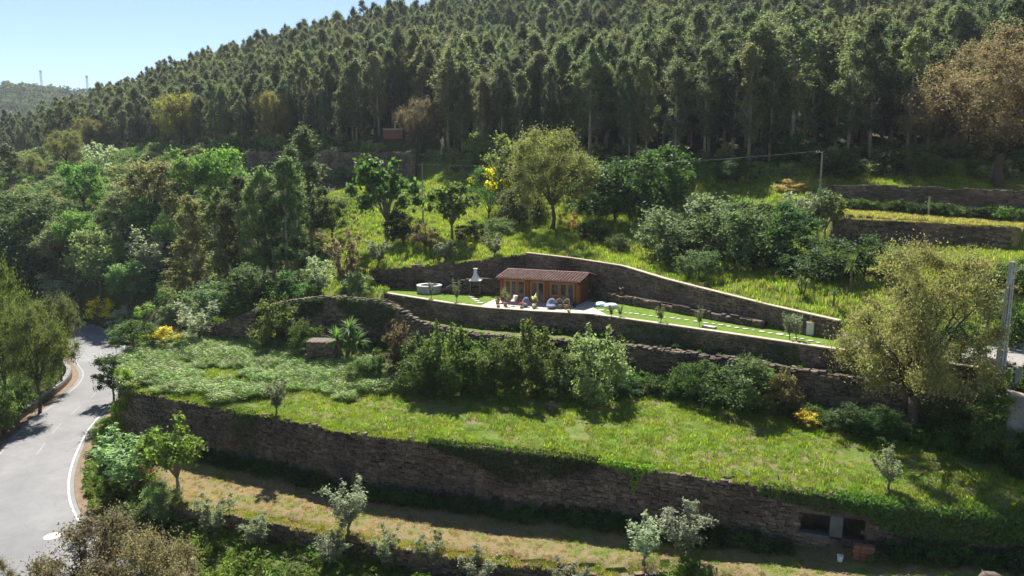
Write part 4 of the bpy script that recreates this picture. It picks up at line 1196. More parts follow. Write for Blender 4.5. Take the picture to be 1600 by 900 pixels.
# ------------------------------------------------------------------ eucalyptus forest
pts = []
sp = 4.0
for gx in np.arange(-330, 300, sp):
    for gy in np.arange(92, 345, sp):
        pts.append((gx + random.uniform(-1.7, 1.7), gy + random.uniform(-1.7, 1.7)))
pts = np.array(pts); pz = height(pts[:, 0], pts[:, 1])
fu, fv, fd = project(pts[:, 0], pts[:, 1], pz)
keep = forest_mask(pts[:, 0], pts[:, 1], pz) & (fu > -220) & (fu < 1820) & (fv > -260)
ruin = at_d(615, 232, 146)
keep &= np.hypot(pts[:, 0] - ruin[0], pts[:, 1] - ruin[1]) > 5.5
pts, pz, fu, fv, fd = pts[keep], pz[keep], fu[keep], fv[keep], fd[keep]
rgf = np.random.default_rng(99)
hgt = np.clip(rgf.normal(16.2, 2.7, len(pts)), 9.5, 22.5) * np.interp(fu, [0, 300, 600], [0.72, 0.85, 1.0])
hgt *= np.interp(fd, [90, 200, 320], [1.0, 0.92, 0.85])
yel = rgf.random(len(pts))
def euc_col(t):
    return tuple(np.array((0.088, 0.108, 0.067)) * (1 - t) + np.array((0.17, 0.172, 0.088)) * t)
inview = (fu > -20) & (fu < 1620) & (fv - hgt * FPX / fd < 900)
cand = [i for i in np.argsort(fd) if inview[i]]
binc = {}; order = []
for i in cand:                                            # the front trees of every stretch of the forest edge
    b = int(fu[i] // 16)
    if binc.get(b, 0) < 3 and len(order) < 300:
        binc[b] = binc.get(b, 0) + 1; order.append(i)
sel = np.zeros(len(pts), bool); sel[order] = True
STRETCH = [(130, 'left of the sandy-olive oak'), (380, 'between the sandy-olive oak and the long dark wall'), (640, 'above the long dark forest wall'), (800, 'between the mauve-brown oak and the yellow-olive oak'),
           (1060, 'behind the yellow-olive oak and the dark bush mass'), (1280, 'above the laurel bushes'), (1450, 'above the fence posts'), (9999, 'around the copper-leaved oak')]
for n_, i in enumerate(order):
    v_ = n_ % 6; tm, cm = PROTO['eucalyptus'][v_]
    where = next(w for lim, w in STRETCH if fu[i] < lim)
    tone = 'yellowish' if yel[i] > .8 else ('dark' if yel[i] < .3 else 'grey-green')
    root = thing('eucalyptus_tree', '%s eucalyptus at the forest front %s' % (tone, where), 'tree', (pts[i, 0], pts[i, 1], pz[i]), random.uniform(0, 6.28), '%s eucalyptus trees %s' % (tone, where))
    w = hgt[i] * rgf.uniform(1.2, 1.65)
    t_ = {'yellowish': .8, 'dark': .0, 'grey-green': .28}[tone] + rgf.uniform(-.08, .08)
    link('trunk', tm, root, scale=(w, w, hgt[i]), color=BARK['eucalyptus'])
    link('crown', cm, root, scale=(w, w, hgt[i]), color=euc_col(max(0, t_)))

# instanced masses ------------------------------------------------
def scatter(name, label, cat, P, rotz, scl, protos, idx=None, tilt=None):
    """one object whose vertices carry instances of the prototype meshes"""
    pc = bpy.data.collections.new(name + '_prototypes')
    for k, (me, colr) in enumerate(protos):
        mc = me.copy()
        for j, mm in enumerate(mc.materials):
            if mm.name in FOL: mc.materials[j] = tinted(mm.name, colr)
        po = bpy.data.objects.new('%s_prototype_%02d' % (name, k), mc); pc.objects.link(po)
    me = bpy.data.meshes.new(name); n = len(P)
    me.vertices.add(n); me.vertices.foreach_set('co', np.asarray(P, np.float32).ravel())
    rot = np.zeros((n, 3), np.float32); rot[:, 2] = rotz
    if tilt is not None: rot[:, 0] = tilt
    a = me.attributes.new('rot', 'FLOAT_VECTOR', 'POINT'); a.data.foreach_set('vector', rot.ravel())
    s = np.asarray(scl, np.float32); s = np.repeat(s[:, None], 3, 1) if s.ndim == 1 else s
    a = me.attributes.new('scl', 'FLOAT_VECTOR', 'POINT'); a.data.foreach_set('vector', s.astype(np.float32).ravel())
    a = me.attributes.new('idx', 'INT', 'POINT'); a.data.foreach_set('value', (np.random.default_rng(5).integers(0, len(protos), n) if idx is None else idx).astype(np.int32))
    o = link(name, me)
    ng = bpy.data.node_groups.new(name, 'GeometryNodeTree')
    ng.interface.new_socket('Geometry', in_out='INPUT', socket_type='NodeSocketGeometry')
    ng.interface.new_socket('Geometry', in_out='OUTPUT', socket_type='NodeSocketGeometry')
    gi = ng.nodes.new('NodeGroupInput'); go = ng.nodes.new('NodeGroupOutput')
    ip = ng.nodes.new('GeometryNodeInstanceOnPoints'); ci = ng.nodes.new('GeometryNodeCollectionInfo')
    ci.inputs['Collection'].default_value = pc; ci.inputs['Separate Children'].default_value = True; ci.inputs['Reset Children'].default_value = True
    ip.inputs['Pick Instance'].default_value = True
    def attr(nm, typ):
        q = ng.nodes.new('GeometryNodeInputNamedAttribute'); q.data_type = typ; q.inputs['Name'].default_value = nm; return q.outputs['Attribute']
    L_ = ng.links
    L_.new(gi.outputs[0], ip.inputs['Points']); L_.new(ci.outputs[0], ip.inputs['Instance'])
    L_.new(attr('idx', 'INT'), ip.inputs['Instance Index']); L_.new(attr('rot', 'FLOAT_VECTOR'), ip.inputs['Rotation']); L_.new(attr('scl', 'FLOAT_VECTOR'), ip.inputs['Scale'])
    L_.new(ip.outputs[0], go.inputs[0])
    md = o.modifiers.new('scatter', 'NODES'); md.node_group = ng
    return tag(o, label, cat, kind='stuff')

def join_tree(tm, cm, name, mats):
    def arr(me):
        v = np.empty(len(me.vertices) * 3, np.float32); me.vertices.foreach_get('co', v)
        return v.reshape(-1, 3), [tuple(p.vertices) for p in me.polygons]
    v1, f1 = arr(tm); v2, f2 = arr(cm)
    me = mesh_from(name, np.vstack([v1, v2]), f1 + [tuple(i + len(v1) for i in f) for f in f2], mats)
    mi = np.r_[np.zeros(len(f1), np.int32), np.ones(len(f2), np.int32)]; me.polygons.foreach_set('material_index', mi)
    return me
simple_mat('euc_bark', (0.24, 0.21, 0.175), (0.38, 0.34, 0.28), 0.8, 0.9, 0.2, 0.02)
rest = ~sel
eprot = []
for k in range(6):
    me = join_tree(*PROTO['eucalyptus'][k], 'forest_tree', ['euc_bark', 'foliage_glossy'])
    for t in (0.0, 0.12, 0.35, 0.75): eprot.append((me, euc_col(t)))
P_ = np.c_[pts[rest], pz[rest]]; h_ = hgt[rest]; w_ = h_ * rgf.uniform(1.2, 1.7, len(h_))
scatter('eucalyptus_forest', 'dense eucalyptus forest covering the hill up to the skyline', 'forest', P_, rgf.uniform(0, 6.28, len(h_)), np.c_[w_, w_, h_], eprot)
print('forest rest', rest.sum())

# far hill forest
rg = np.random.default_rng(31)
def low_crown(seed):
    r_ = np.random.default_rng(seed); cl = dome_clumps(r_, 14, (0, 0, .5), (.26, .26, .42), (.1, .18), -1, .3)
    V, F = leaves(r_, cl, 420, .11, .3, shell=.4); return mesh_from('far_tree', V, F, 'foliage')
lowp = [(low_crown(400 + k), c) for k in range(3) for c in ((0.055, 0.078, 0.036), (0.075, 0.09, 0.04))]
n = 5200; X = rg.uniform(-1100, -250, n); Y = rg.uniform(640, 960, n); Z = far_h(X, Y)
u, v, d = project(X, Y, Z); k = (u > -120) & (u < 330) & (v < 300); X, Y, Z = X[k], Y[k], Z[k]
hs = rg.uniform(9, 15, len(X))
scatter('far_forest', 'hazy wooded hill far away at the left', 'forest', np.c_[X, Y, Z], rg.uniform(0, 6.28, len(X)), hs, lowp)

# undergrowth: bushes filling the woodland and the forest foot
def low_shrub(seed, nl=1500, ls=.075):
    r_ = np.random.default_rng(seed); cl = dome_clumps(r_, 22, (0, 0, .38), (.42, .42, .42), (.10, .2), -0.7, .3)
    V, F = leaves(r_, cl, nl, ls, .1, aspect=.5, shell=.5); return mesh_from('bush', V, F, 'foliage')
ub = [low_shrub(420 + k) for k in range(4)]
uprot = [(ub[k % 4], tuple(v_ * 1.25 for v_ in c)) for k, c in enumerate((MID, DARK, GREYG, BRIGHT, BLUEG, FRESH, OLIVE, (0.05, 0.085, 0.025), BROWN, MID, YELGR, DARK))]
rg = np.random.default_rng(33); n = 17000
X = rg.uniform(-210, 75, n); Y = rg.uniform(60, 235, n); Z = height(X, Y); u, v, d = project(X, Y, Z)
zn = zones(X, Y); dr = seg_dist(RC_COARSE, X, Y)
e = np.interp(u, EDGE_U, EDGE_V)
left = (u < 580) & (v < 520) & (v > e - 14) & ~((u > 505) & (v > 285)) & (rg.random(n) < .8)
foot = (u > 500) & (np.abs(v - (e + 10)) < np.where(u > 700, 22, 9)) & (d > 88) & (rg.random(n) < .55)
par_out = (X < -45) & (Y < 95) & (dr > 5.4) & (u > -150)
k = (zn == 0) & (dr > 5.2) & (left | foot | par_out) & (u > -150) & (u < 1700)
X, Y, Z, d = X[k], Y[k], Z[k], d[k]
hs = rg.uniform(0.9, 2.7, len(X)) * np.interp(d, [60, 150], [0.8, 1.35])
sx = hs * rg.uniform(0.9, 1.5, len(X))
scatter('undergrowth', 'mixed green undergrowth filling the woodland and the foot of the forest', 'undergrowth', np.c_[X, Y, Z - 0.1], rg.uniform(0, 6.28, len(X)), np.c_[sx, sx, hs], uprot)
print('undergrowth', len(X))

# grass tufts and ferns
def tuft(seed, n, hgt_, rad, w, lean=.5):
    r_ = np.random.default_rng(seed); V, F = [], []
    for i in range(n):
        a = r_.uniform(0, 6.28); p = np.array([math.cos(a), math.sin(a), 0]) * rad * r_.random() ** .5; p[2] = -.02
        b = r_.uniform(0, 6.28); l_ = r_.uniform(.1, lean); h_ = hgt_ * r_.uniform(.6, 1.2)
        tip = p + np.array([math.cos(b) * l_ * h_, math.sin(b) * l_ * h_, h_]); s = np.array([-math.sin(b), math.cos(b), 0]) * w
        m_ = p * .45 + tip * .55 + np.array([0, 0, h_ * .12]); q = len(V)
        V += [p - s, p + s, m_ + s * .8, m_ - s * .8, tip]; F += [(q, q+1, q+2, q+3), (q+3, q+2, q+4)]
    return mesh_from('tuft', V, F, 'grass_blade')
def fern(seed, nf=8):
    r_ = np.random.default_rng(seed); V, F = [], []
    for i in range(nf):
        a = 6.28 * i / nf + r_.uniform(-.3, .3); L = r_.uniform(.8, 1.2); up = r_.uniform(.4, .85); prev = None
        d = np.array([math.cos(a), math.sin(a), 0]); s = np.array([-math.sin(a), math.cos(a), 0])
        ns = 7
        for j in range(ns):
            t = (j + .6) / ns; c = d * L * t * .8 + np.array([0, 0, up * (math.sin(t * 2.2)) * .75]); w = .26 * L * math.sin(min(t * 1.15 + .25, 1) * math.pi) ** .7 + .02
            tang = d * .5 + np.array([0, 0, .35 * math.cos(t * 2.2)])
            for sg in (-1, 1):
                q = len(V); tip = c + s * sg * w + tang * .10 * L + np.array([0, 0, -.04])
                V += [c - tang * .07 * L, c + tang * .07 * L, tip]; F.append((q, q+1, q+2) if sg > 0 else (q+1, q, q+2))
    return mesh_from('fern', V, F, 'fern_blade')
def area(n, x0, x1, y0, y1, test, seed):
    r_ = np.random.default_rng(seed); X = r_.uniform(x0, x1, n); Y = r_.uniform(y0, y1, n); Z = height(X, Y); u, v, d = project(X, Y, Z)
    k = test(X, Y, Z, u, v, zones(X, Y)); return X[k], Y[k], Z[k], r_
def hollow(X, Y):
    y1 = np.interp(X, [p[0] for p in W1S], [p[1] for p in W1S]); return (X > SHELTER_X[0] - .1) & (X < SHELTER_X[1] + .1) & (Y > y1 - .2) & (Y < y1 + 2.0)
def fern_zone(X, Y, u, v):
    # fern slope covers the left of the meadow terrace down to a wavy line
    lim = np.interp(u, [150, 330, 420, 540, 660, 760, 860], [606, 628, 618, 622, 606, 596, 560]) + (9 * wav(X, Y, .8, 7) + 9 * wav(X, Y, 2.1, 3))
    return v < lim
GR1, GR2, GR3 = (0.165, 0.208, 0.03), (0.215, 0.245, 0.042), (0.115, 0.155, 0.026)
tm_ = [tuft(500 + k, 26, .16, .20, .012) for k in range(3)]
X, Y, Z, r_ = area(48000, -36, 40, 28, 66, lambda X, Y, Z, u, v, zn: ((zn == 2) | hollow(X, Y)) & (~fern_zone(X, Y, u, v) | (wav(X, Y, .55, 11) < -.15)) & (u < 1640) & (wav(X, Y, .7, 9) * wav(X, Y, .31, 3) * 1.6 + .5 * wav(X, Y, 2.3, 4) > -.45), 40)
Z = np.where(hollow(X, Y), -4.98, Z)
s_ = r_.uniform(.5, 1.15, len(X)) * np.where(r_.random(len(X)) < .06, 1.9, 1)
scatter('meadow_grass', 'bright green tufty grass on the big terrace', 'grass', np.c_[X, Y, Z], r_.uniform(0, 6.28, len(X)), s_, [(t, c) for t in tm_ for c in (GR1, GR2, GR3)])
print('meadow', len(X))
X, Y, Z, r_ = area(12000, -39, 2, 44, 72, lambda X, Y, Z, u, v, zn: (zn == 2) & fern_zone(X, Y, u, v), 41)
fp = [fern(520 + k) for k in range(3)]
dens = wav(X, Y, .55, 11) + .6 * wav(X, Y, 1.6, 12); k = dens > -.5; X, Y, Z = X[k], Y[k], Z[k]
s_ = r_.uniform(.5, 1.2, len(X)) * (1 + .35 * dens[k])
scatter('bracken', 'pale green bracken ferns covering the left of the big terrace', 'ferns', np.c_[X, Y, Z], r_.uniform(0, 6.28, len(X)), s_, [(t, c) for t in fp for c in ((0.20, 0.26, 0.085), (0.145, 0.21, 0.055), (0.25, 0.30, 0.125))], tilt=r_.uniform(-.25, .25, len(X)))
print('ferns', len(X))
tl_ = [tuft(540 + k, 26, .42, .34, .016, .6) for k in range(3)]
def slope_zone(X, Y, Z, u, v, zn):
    k = (zn == 0) & (u > 500) & (u < 1640) & (v > 262) & (v < 530) & (Y > 48)
    return k & ~forest_mask(X, Y, Z)
X, Y, Z, r_ = area(34000, -36, 62, 48, 128, slope_zone, 42)
scatter('slope_grass', 'long sunlit grass on the slopes above the cabin', 'grass', np.c_[X, Y, Z], r_.uniform(0, 6.28, len(X)), r_.uniform(.6, 1.35, len(X)), [(t, c) for t in tl_ for c in ((0.185, 0.235, 0.034), (0.225, 0.265, 0.043), (0.135, 0.185, 0.03), (0.25, 0.25, 0.06))])
print('slope grass', len(X))
X, Y, Z, r_ = area(6500, 34, 66, 58, 84, lambda X, Y, Z, u, v, zn: (zn == 5), 43)
scatter('dry_grass', 'dry yellowish grass along the upper right terrace', 'grass', np.c_[X, Y, Z], r_.uniform(0, 6.28, len(X)), r_.uniform(.5, 1.1, len(X)), [(t, c) for t in tl_ for c in ((0.30, 0.26, 0.085), (0.22, 0.22, 0.06), (0.27, 0.22, 0.09))])
X, Y, Z, r_ = area(16000, -24, 34, 24, 52, lambda X, Y, Z, u, v, zn: (zn == 1) & (v < 930) & (Y < np.interp(X, [p[0] for p in W1], [p[1] for p in W1]) - .2), 44)
gcol = X > 4 + 2 * wav(X, Y, .8, 2)
idx = np.where(gcol, r_.integers(0, 3, len(X)), np.where(r_.random(len(X)) < .27, r_.integers(0, 3, len(X)), r_.integers(3, 6, len(X))))
scatter('strip_grass', 'short half-dry grass on the strip below the tall wall', 'grass', np.c_[X, Y, Z], r_.uniform(0, 6.28, len(X)), r_.uniform(.35, .85, len(X)), [(tm_[k % 3], c) for k, c in enumerate((GR1, GR2, GR3, (0.28, 0.16, 0.085), (0.22, 0.17, 0.065), (0.32, 0.20, 0.11)))], idx)
ts_ = [tuft(550 + k, 16, .05, .16, .010, .8) for k in range(2)]
X, Y, Z, r_ = area(26000, -16, 26, 44, 78, lambda X, Y, Z, u, v, zn: (zn == 4) & (X < 24.3), 46)
scatter('lawn_grass', 'short mown grass of the lawn', 'grass', np.c_[X, Y, Z], r_.uniform(0, 6.28, len(X)), r_.uniform(.6, 1.3, len(X)), [(t, c) for t in ts_ for c in (GR1, (0.12, 0.185, 0.026), (0.165, 0.205, 0.035))])
# leafy weeds: bank by the road and ground below the low wall
def bank(X, Y, Z, u, v, zn):
    dr = seg_dist(RC_COARSE, X, Y)
    return (zn == 0) & (dr > 3.9 + np.interp(Y, [43, 57], [2.7, 0.0])) & (X > -42) & (X < 12) & (Y < 75) & (Y > 30) & ~((X > -20) & (Y > 52)) & (v < 960)
X, Y, Z, r_ = area(26000, -42, 14, 28, 75, bank, 45)
wp = [low_shrub(440 + k, 260, .16) for k in range(3)]
idx = r_.integers(0, 9, len(X)); big = r_.random(len(X)) < .12
s_ = np.where(big, r_.uniform(.7, 1.3, len(X)), r_.uniform(.25, .65, len(X)))
scatter('bank_weeds', 'tall weeds and brambles on the bank between road and walls', 'weeds', np.c_[X, Y, Z], r_.uniform(0, 6.28, len(X)), s_,
        [(t, c) for t in (tl_[0], wp[0], fp[0]) for c in ((0.125, 0.175, 0.03), (0.085, 0.13, 0.028), (0.15, 0.18, 0.045))], idx)
# grass overhanging the wall tops
def fringe(name, label, line, zfun, n, seed, cols, x0, x1):
    ln = Line(line); r_ = np.random.default_rng(seed); a = r_.uniform(0, ln.L, n); q = np.array([ln.at(t) for t in a]); tg = np.array([ln.tan(t) for t in a])
    q = q - np.c_[tg[:, 1], -tg[:, 0]] * r_.uniform(-.06, .75, n)[:, None]; k = (q[:, 0] > x0) & (q[:, 0] < x1) & (wav(q[:, 0], q[:, 1], 1.3, 8) > -.75); q = q[k]
    Z = zfun(q) - r_.uniform(.08, .16, len(q))
    scatter(name, label, 'grass', np.c_[q, Z], r_.uniform(0, 6.28, len(q)), r_.uniform(.6, 1.25, len(q)), [(t, c) for t in tm_ for c in cols])
fringe('wall_top_grass', 'grass fringe overhanging the top of the tall meadow wall', w1_vis, lambda q: np.full(len(q), -4.98), 2600, 71, (GR1, GR2, GR3), -33, 40)
fringe('low_wall_grass', 'half-dry grass fringe along the top of the low terrace wall', W0, lambda q: np.full(len(q), -8.98), 1300, 72, (GR1, (0.30, 0.22, 0.10), (0.22, 0.19, 0.06)), -24, 12)
fringe('upper_wall_grass', 'dry grass fringe along the top of the upper terrace wall', W5, lambda q: np.interp(q[:, 0], [36, 52], [8.2, 7.7]), 500, 73, ((0.30, 0.26, 0.085), (0.22, 0.22, 0.06)), 30, 60)
fringe('rear_wall_grass', 'grass fringe along the top of the wall behind the tub', w4l, lambda q: np.interp(q[:, 0], [-16.5, -8, 1.5], [2.15, 2.9, 4.2]), 700, 74, (GR1, GR2, (0.12, 0.17, 0.025)), -18, 2)
# brambles at the foot of the tall wall, and shrubs along the foot of the rubble wall
def foot_line(line, n, d0, d1, seed, x0, x1):
    ln = Line(line); r_ = np.random.default_rng(seed); a = r_.uniform(0, ln.L, n); o_ = r_.uniform(d0, d1, n)
    q = np.array([ln.at(t) for t in a]); tg = np.array([ln.tan(t) for t in a]); q = q + np.c_[tg[:, 1], -tg[:, 0]] * o_[:, None]
    k = (q[:, 0] > x0) & (q[:, 0] < x1) & ~((q[:, 0] > 15.2) & (q[:, 0] < 18.9) & (q[:, 1] > 33) & (q[:, 1] < 40)); q = q[k]; return q, height(q[:, 0], q[:, 1]), r_
q, Z, r_ = foot_line(w1_vis, 900, .25, 1.5, 51, -30, 40)
s_ = r_.uniform(.4, 1.05, len(q))
scatter('wall_foot_brambles', 'dark brambles along the foot of the tall meadow wall', 'brambles', np.c_[q, Z], r_.uniform(0, 6.28, len(q)), s_, [(t, c) for t in (wp[0], wp[1], fp[1]) for c in (DARK, (0.05, 0.085, 0.025), MID)])
q, Z, r_ = foot_line(W2[2:-1], 640, .3, 2.4, 52, -22, 38)
s_ = r_.uniform(.7, 1.9, len(q)) * np.interp(q[:, 0], [-9, -6, 8, 12], [.8, 1.25, 1.25, .9])
scatter('shrub_row_undergrowth', 'dark undergrowth along the foot of the rubble wall', 'undergrowth', np.c_[q, Z], r_.uniform(0, 6.28, len(q)), s_, [(t, c) for t in (ub[0], ub[1], ub[3]) for c in (DARK, (0.085, 0.13, 0.035), MID, (0.11, 0.155, 0.045))])
q, Z, r_ = foot_line(W3[2:9], 240, .3, 1.3, 53, -6, 36)
scatter('ledge_weeds', 'weeds on the narrow ledge below the lawn wall', 'weeds', np.c_[q, Z], r_.uniform(0, 6.28, len(q)), r_.uniform(.3, .8, len(q)), [(t, c) for t in (wp[0], tl_[1]) for c in (DARK, MID, BRIGHT)])
q, Z, r_ = foot_line(W6, 260, .1, 2.4, 54, 34, 70)
scatter('terrace_creepers', 'dark creepers and bushes against the overgrown top terrace wall', 'creepers', np.c_[q, Z], r_.uniform(0, 6.28, len(q)), r_.uniform(.6, 2.2, len(q)), [(t, c) for t in (ub[0], ub[2]) for c in (DARK, MID, (0.05, 0.08, 0.02))])

# ivy hanging on walls: leaves on the wall face, one plant per curtain
def ivy(label, line, a0, a1, prof, n, zt, col, seed, out=(0.08, 0.28), size=.13):
    ln = Line(line); r_ = np.random.default_rng(seed); V = []; F = []
    q0 = ln.at((a0 + a1) / 2); z0 = zt((a0 + a1) / 2)
    for i in range(n):
        t = r_.random(); a = a0 + (a1 - a0) * t; dep = np.interp(t, *prof); zz = zt(a) + .12 - dep * r_.random() ** 1.25 * 1.0
        q = ln.at(a); tg = ln.tan(a); nr = np.array([tg[1], -tg[0]]); p = q + nr * r_.uniform(*out) * (1 if zz < zt(a) else r_.uniform(-1.5, 1))
        c = np.array([p[0], p[1], zz]); nv = np.array([nr[0], nr[1], .35]) + r_.normal(size=3) * .55; nv /= np.linalg.norm(nv)
        ax = np.array([0, 0, -1.0]) + r_.normal(size=3) * .5; ax -= nv * ax.dot(nv); ax /= np.linalg.norm(ax); sd = np.cross(nv, ax); s = size * r_.uniform(.6, 1.3)
        b = len(V); V += [c - ax*s*.5, c + sd*s*.42, c + ax*s*.5, c - sd*s*.42]; F.append((b, b+1, b+2, b+3))
    V = np.array(V) - np.array([q0[0], q0[1], z0])
    root = thing('ivy_plant', label, 'ivy', (q0[0], q0[1], z0))
    link('foliage', mesh_from('ivy', V, np.array(F), 'foliage'), root, color=col)
    mb = MB()
    for k in range(5):
        a = a0 + (a1 - a0) * (k + .5) / 5; q = ln.at(a); tg = ln.tan(a); dd = float(np.interp((k + .5) / 5, *prof))
        b_ = Vector((q[0] + tg[1]*.09 - q0[0], q[1] - tg[0]*.09 - q0[1], zt(a) - z0))
        mb.tube([b_ + Vector((0, 0, .05)), b_ + Vector((.08, 0, -dd*.4)), b_ + Vector((-.05, 0, -dd*.8))], [.02, .015, .006], 4)
    mb.build('stem', 'stem_wood', root)
L1 = Line(w1_vis)
def arc_x(line, x):
    A = np.linspace(0, line.L, 400); return float(A[np.argmin([abs(line.at(a)[0] - x) for a in A])])
zt5 = lambda a: -5.0
ivy('dense dark ivy curtain hanging in the middle of the tall meadow wall', w1_vis, arc_x(L1, -5.4), arc_x(L1, 5.2), ([0, .25, .5, .8, 1], [.3, 1.1, 2.3, 1.5, .4]), 5200, zt5, (0.042, 0.075, 0.02), 61)
ivy('yellow-green creeper trailing over the tall wall right of the dark ivy curtain', w1_vis, arc_x(L1, 5.2), arc_x(L1, 8.4), ([0, .3, .55, .65, .75, 1], [.3, .4, .5, 2.0, .6, .2]), 900, zt5, (0.14, 0.19, 0.035), 62)
ivy('thick ivy mass with pale top over the right part of the tall wall', w1_vis, arc_x(L1, 17.4), arc_x(L1, 29.0), ([0, .12, .3, .6, 1], [.7, 1.0, 2.3, 1.7, 1.0]), 7600, zt5, (0.06, 0.095, 0.028), 63, (0.08, 0.45))
ivy('thin ivy fringe over the shelter opening in the tall wall', w1_vis, arc_x(L1, 13.6), arc_x(L1, 17.4), ([0, .5, 1], [.7, .9, 1.2]), 1000, zt5, (0.065, 0.095, 0.03), 64)
ivy('ivy strip climbing the tall wall right of the young fig', w1_vis, arc_x(L1, -20.6), arc_x(L1, -18.6), ([0, .5, 1], [1.5, 3.6, 2.2]), 1200, zt5, (0.05, 0.085, 0.025), 65)
ivy('ivy draping the left corner of the tall meadow wall', w1_vis, 0.0, 2.0, ([0, .5, 1], [1.8, 2.0, .5]), 900, zt5, (0.10, 0.145, 0.03), 66)
LL = Line(w2l)
ivy('dark ivy covering the left half of the ruined wall', w2l, .3, 8.0, ([0, .3, .6, 1], [2.0, 3.0, 3.2, 1.2]), 3600, top_l, (0.045, 0.08, 0.024), 67)
ivy('ivy hanging on the right half of the ruined wall', w2l, 9.5, 16.5, ([0, .4, .7, 1], [1.0, 2.8, 2.2, .8]), 3000, top_l, (0.055, 0.095, 0.026), 68)
Lg = Line(W3[:-2])
ivy('creeper greening the lawn wall below the stepping stones', W3[:-2], arc_x(Lg, 9.5), arc_x(Lg, 21), ([0, .3, .7, 1], [1.2, 1.9, 2.0, 1.6]), 3600, lambda a: -.25, (0.05, 0.085, 0.026), 69, (0.08, 0.2), .11)

# ------------------------------------------------------------------ cabin
CR = R(-25.0); CX0, CY0 = -1.08, 69.2; CL, CD, CH, RIDGE = 8.2, 4.6, 2.4, 2.86
cabin = thing('cabin', 'low timber cabin with brown tiled roof and glazed doors on the lawn terrace', 'cabin', (CX0, CY0, 0.0), CR)
def logs(mb, x0, x1, z0, z1, y, holes, axis_='x', h=0.145, t=0.09):
    z = z0
    while z < z1 - 0.01:
        hh = min(h, z1 - z); segs = [(x0, x1)]
        for (a, b, c, d) in holes:
            if c < z + hh * .5 < d:
                ns = []
                for s, e in segs:
                    if b <= s or a >= e: ns.append((s, e))
                    else:
                        if a > s: ns.append((s, a))
                        if b < e: ns.append((b, e))
                segs = ns
        for s, e in segs:
            if axis_ == 'x':
                mb.box(((s + e) / 2, y, z + hh / 2), (e - s, t, hh * .90)); mb.box(((s + e) / 2, y + .02, z + hh / 2), (e - s, t * .5, hh))
            else:
                mb.box((y, (s + e) / 2, z + hh / 2), (t, e - s, hh * .90)); mb.box((y - .02, (s + e) / 2, z + hh / 2), (t * .5, e - s, hh))
        z += h
openings = [(0.42, 1.72, .1, 2.12, 2, 'door'), (1.84, 2.62, .1, 2.12, 1, 'door'), (3.32, 4.72, .1, 2.12, 2, 'door'), (5.42, 6.30, .85, 2.08, 1, 'window'), (6.40, 7.86, .1, 2.12, 2, 'door')]
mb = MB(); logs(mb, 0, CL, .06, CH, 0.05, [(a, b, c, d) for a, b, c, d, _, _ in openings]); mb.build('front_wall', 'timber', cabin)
mb = MB(); logs(mb, 0, CL, .06, CH, CD - .05, []); mb.build('rear_wall', 'timber_dark_shade', cabin)
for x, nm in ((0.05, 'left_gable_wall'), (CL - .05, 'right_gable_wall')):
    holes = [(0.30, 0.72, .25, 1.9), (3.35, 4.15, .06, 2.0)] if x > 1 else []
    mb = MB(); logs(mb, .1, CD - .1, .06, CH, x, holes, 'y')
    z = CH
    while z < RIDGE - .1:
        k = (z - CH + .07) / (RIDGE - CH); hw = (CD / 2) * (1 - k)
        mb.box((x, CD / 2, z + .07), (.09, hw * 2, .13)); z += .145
    mb.build('gable_wall', 'timber_dark_shade', cabin)
for x in (0.0, 3.0, 5.12, CL):
    mb = MB(); mb.box((x, -.04, CH / 2 + .03), (.15, .16, CH - .06)); mb.build('corner_post', 'timber', cabin)
mb = MB(); mb.box((CL / 2, CD / 2, .03), (CL + .1, CD + .1, .06)); mb.build('floor_slab', 'concrete', cabin)
mb = MB(); mb.box((CL / 2, CD / 2, .07), (CL - .3, CD - .3, .02)); mb.build('floor', 'timber', cabin)
def glazed(x0, x1, z0, z1, nl, kind):
    w = (x1 - x0) / nl
    mb = MB(); mb.box((x0 - .04, -.03, (z0 + z1) / 2), (.09, .14, z1 - z0 + .16)).box((x1 + .04, -.03, (z0 + z1) / 2), (.09, .14, z1 - z0 + .16)).box(((x0 + x1) / 2, -.03, z1 + .045), (x1 - x0 - .004, .138, .09))
    if kind == 'window': mb.box(((x0 + x1) / 2, -.05, z0 - .045), (x1 - x0 - .004, .18, .07))
    mb.build('door_frame' if kind == 'door' else 'window_frame', 'timber_light', cabin)
    for i in range(nl):
        a, b = x0 + w * i + .006, x0 + w * (i + 1) - .006; c = (a + b) / 2
        sb = .22 if kind == 'door' else .09
        mb = MB(); mb.box((a + .05, .0, (z0 + z1) / 2), (.10, .06, z1 - z0)).box((b - .05, 0, (z0 + z1) / 2), (.10, .06, z1 - z0))
        mb.box((c, 0, z1 - .05), (b - a - .204, .058, .10)).box((c, 0, z0 + sb / 2), (b - a - .204, .058, sb))
        d = mb.build(kind, 'timber_light', cabin)
        mb = MB(); mb.box((c, .012, (z0 + sb + z1 - .1) / 2), (b - a - .2, .014, z1 - z0 - sb - .1)); mb.build('pane', 'window_glass', d)
        if kind == 'door':
            hx_ = b - .05 if (i == 0 and nl > 1) or nl == 1 else a + .05
            mb = MB(); mb.box((hx_, -.05, (z0 + z1) / 2), (.025, .05, .16)); mb.build('handle', 'galvanised', d)
for o_ in openings: glazed(*o_)
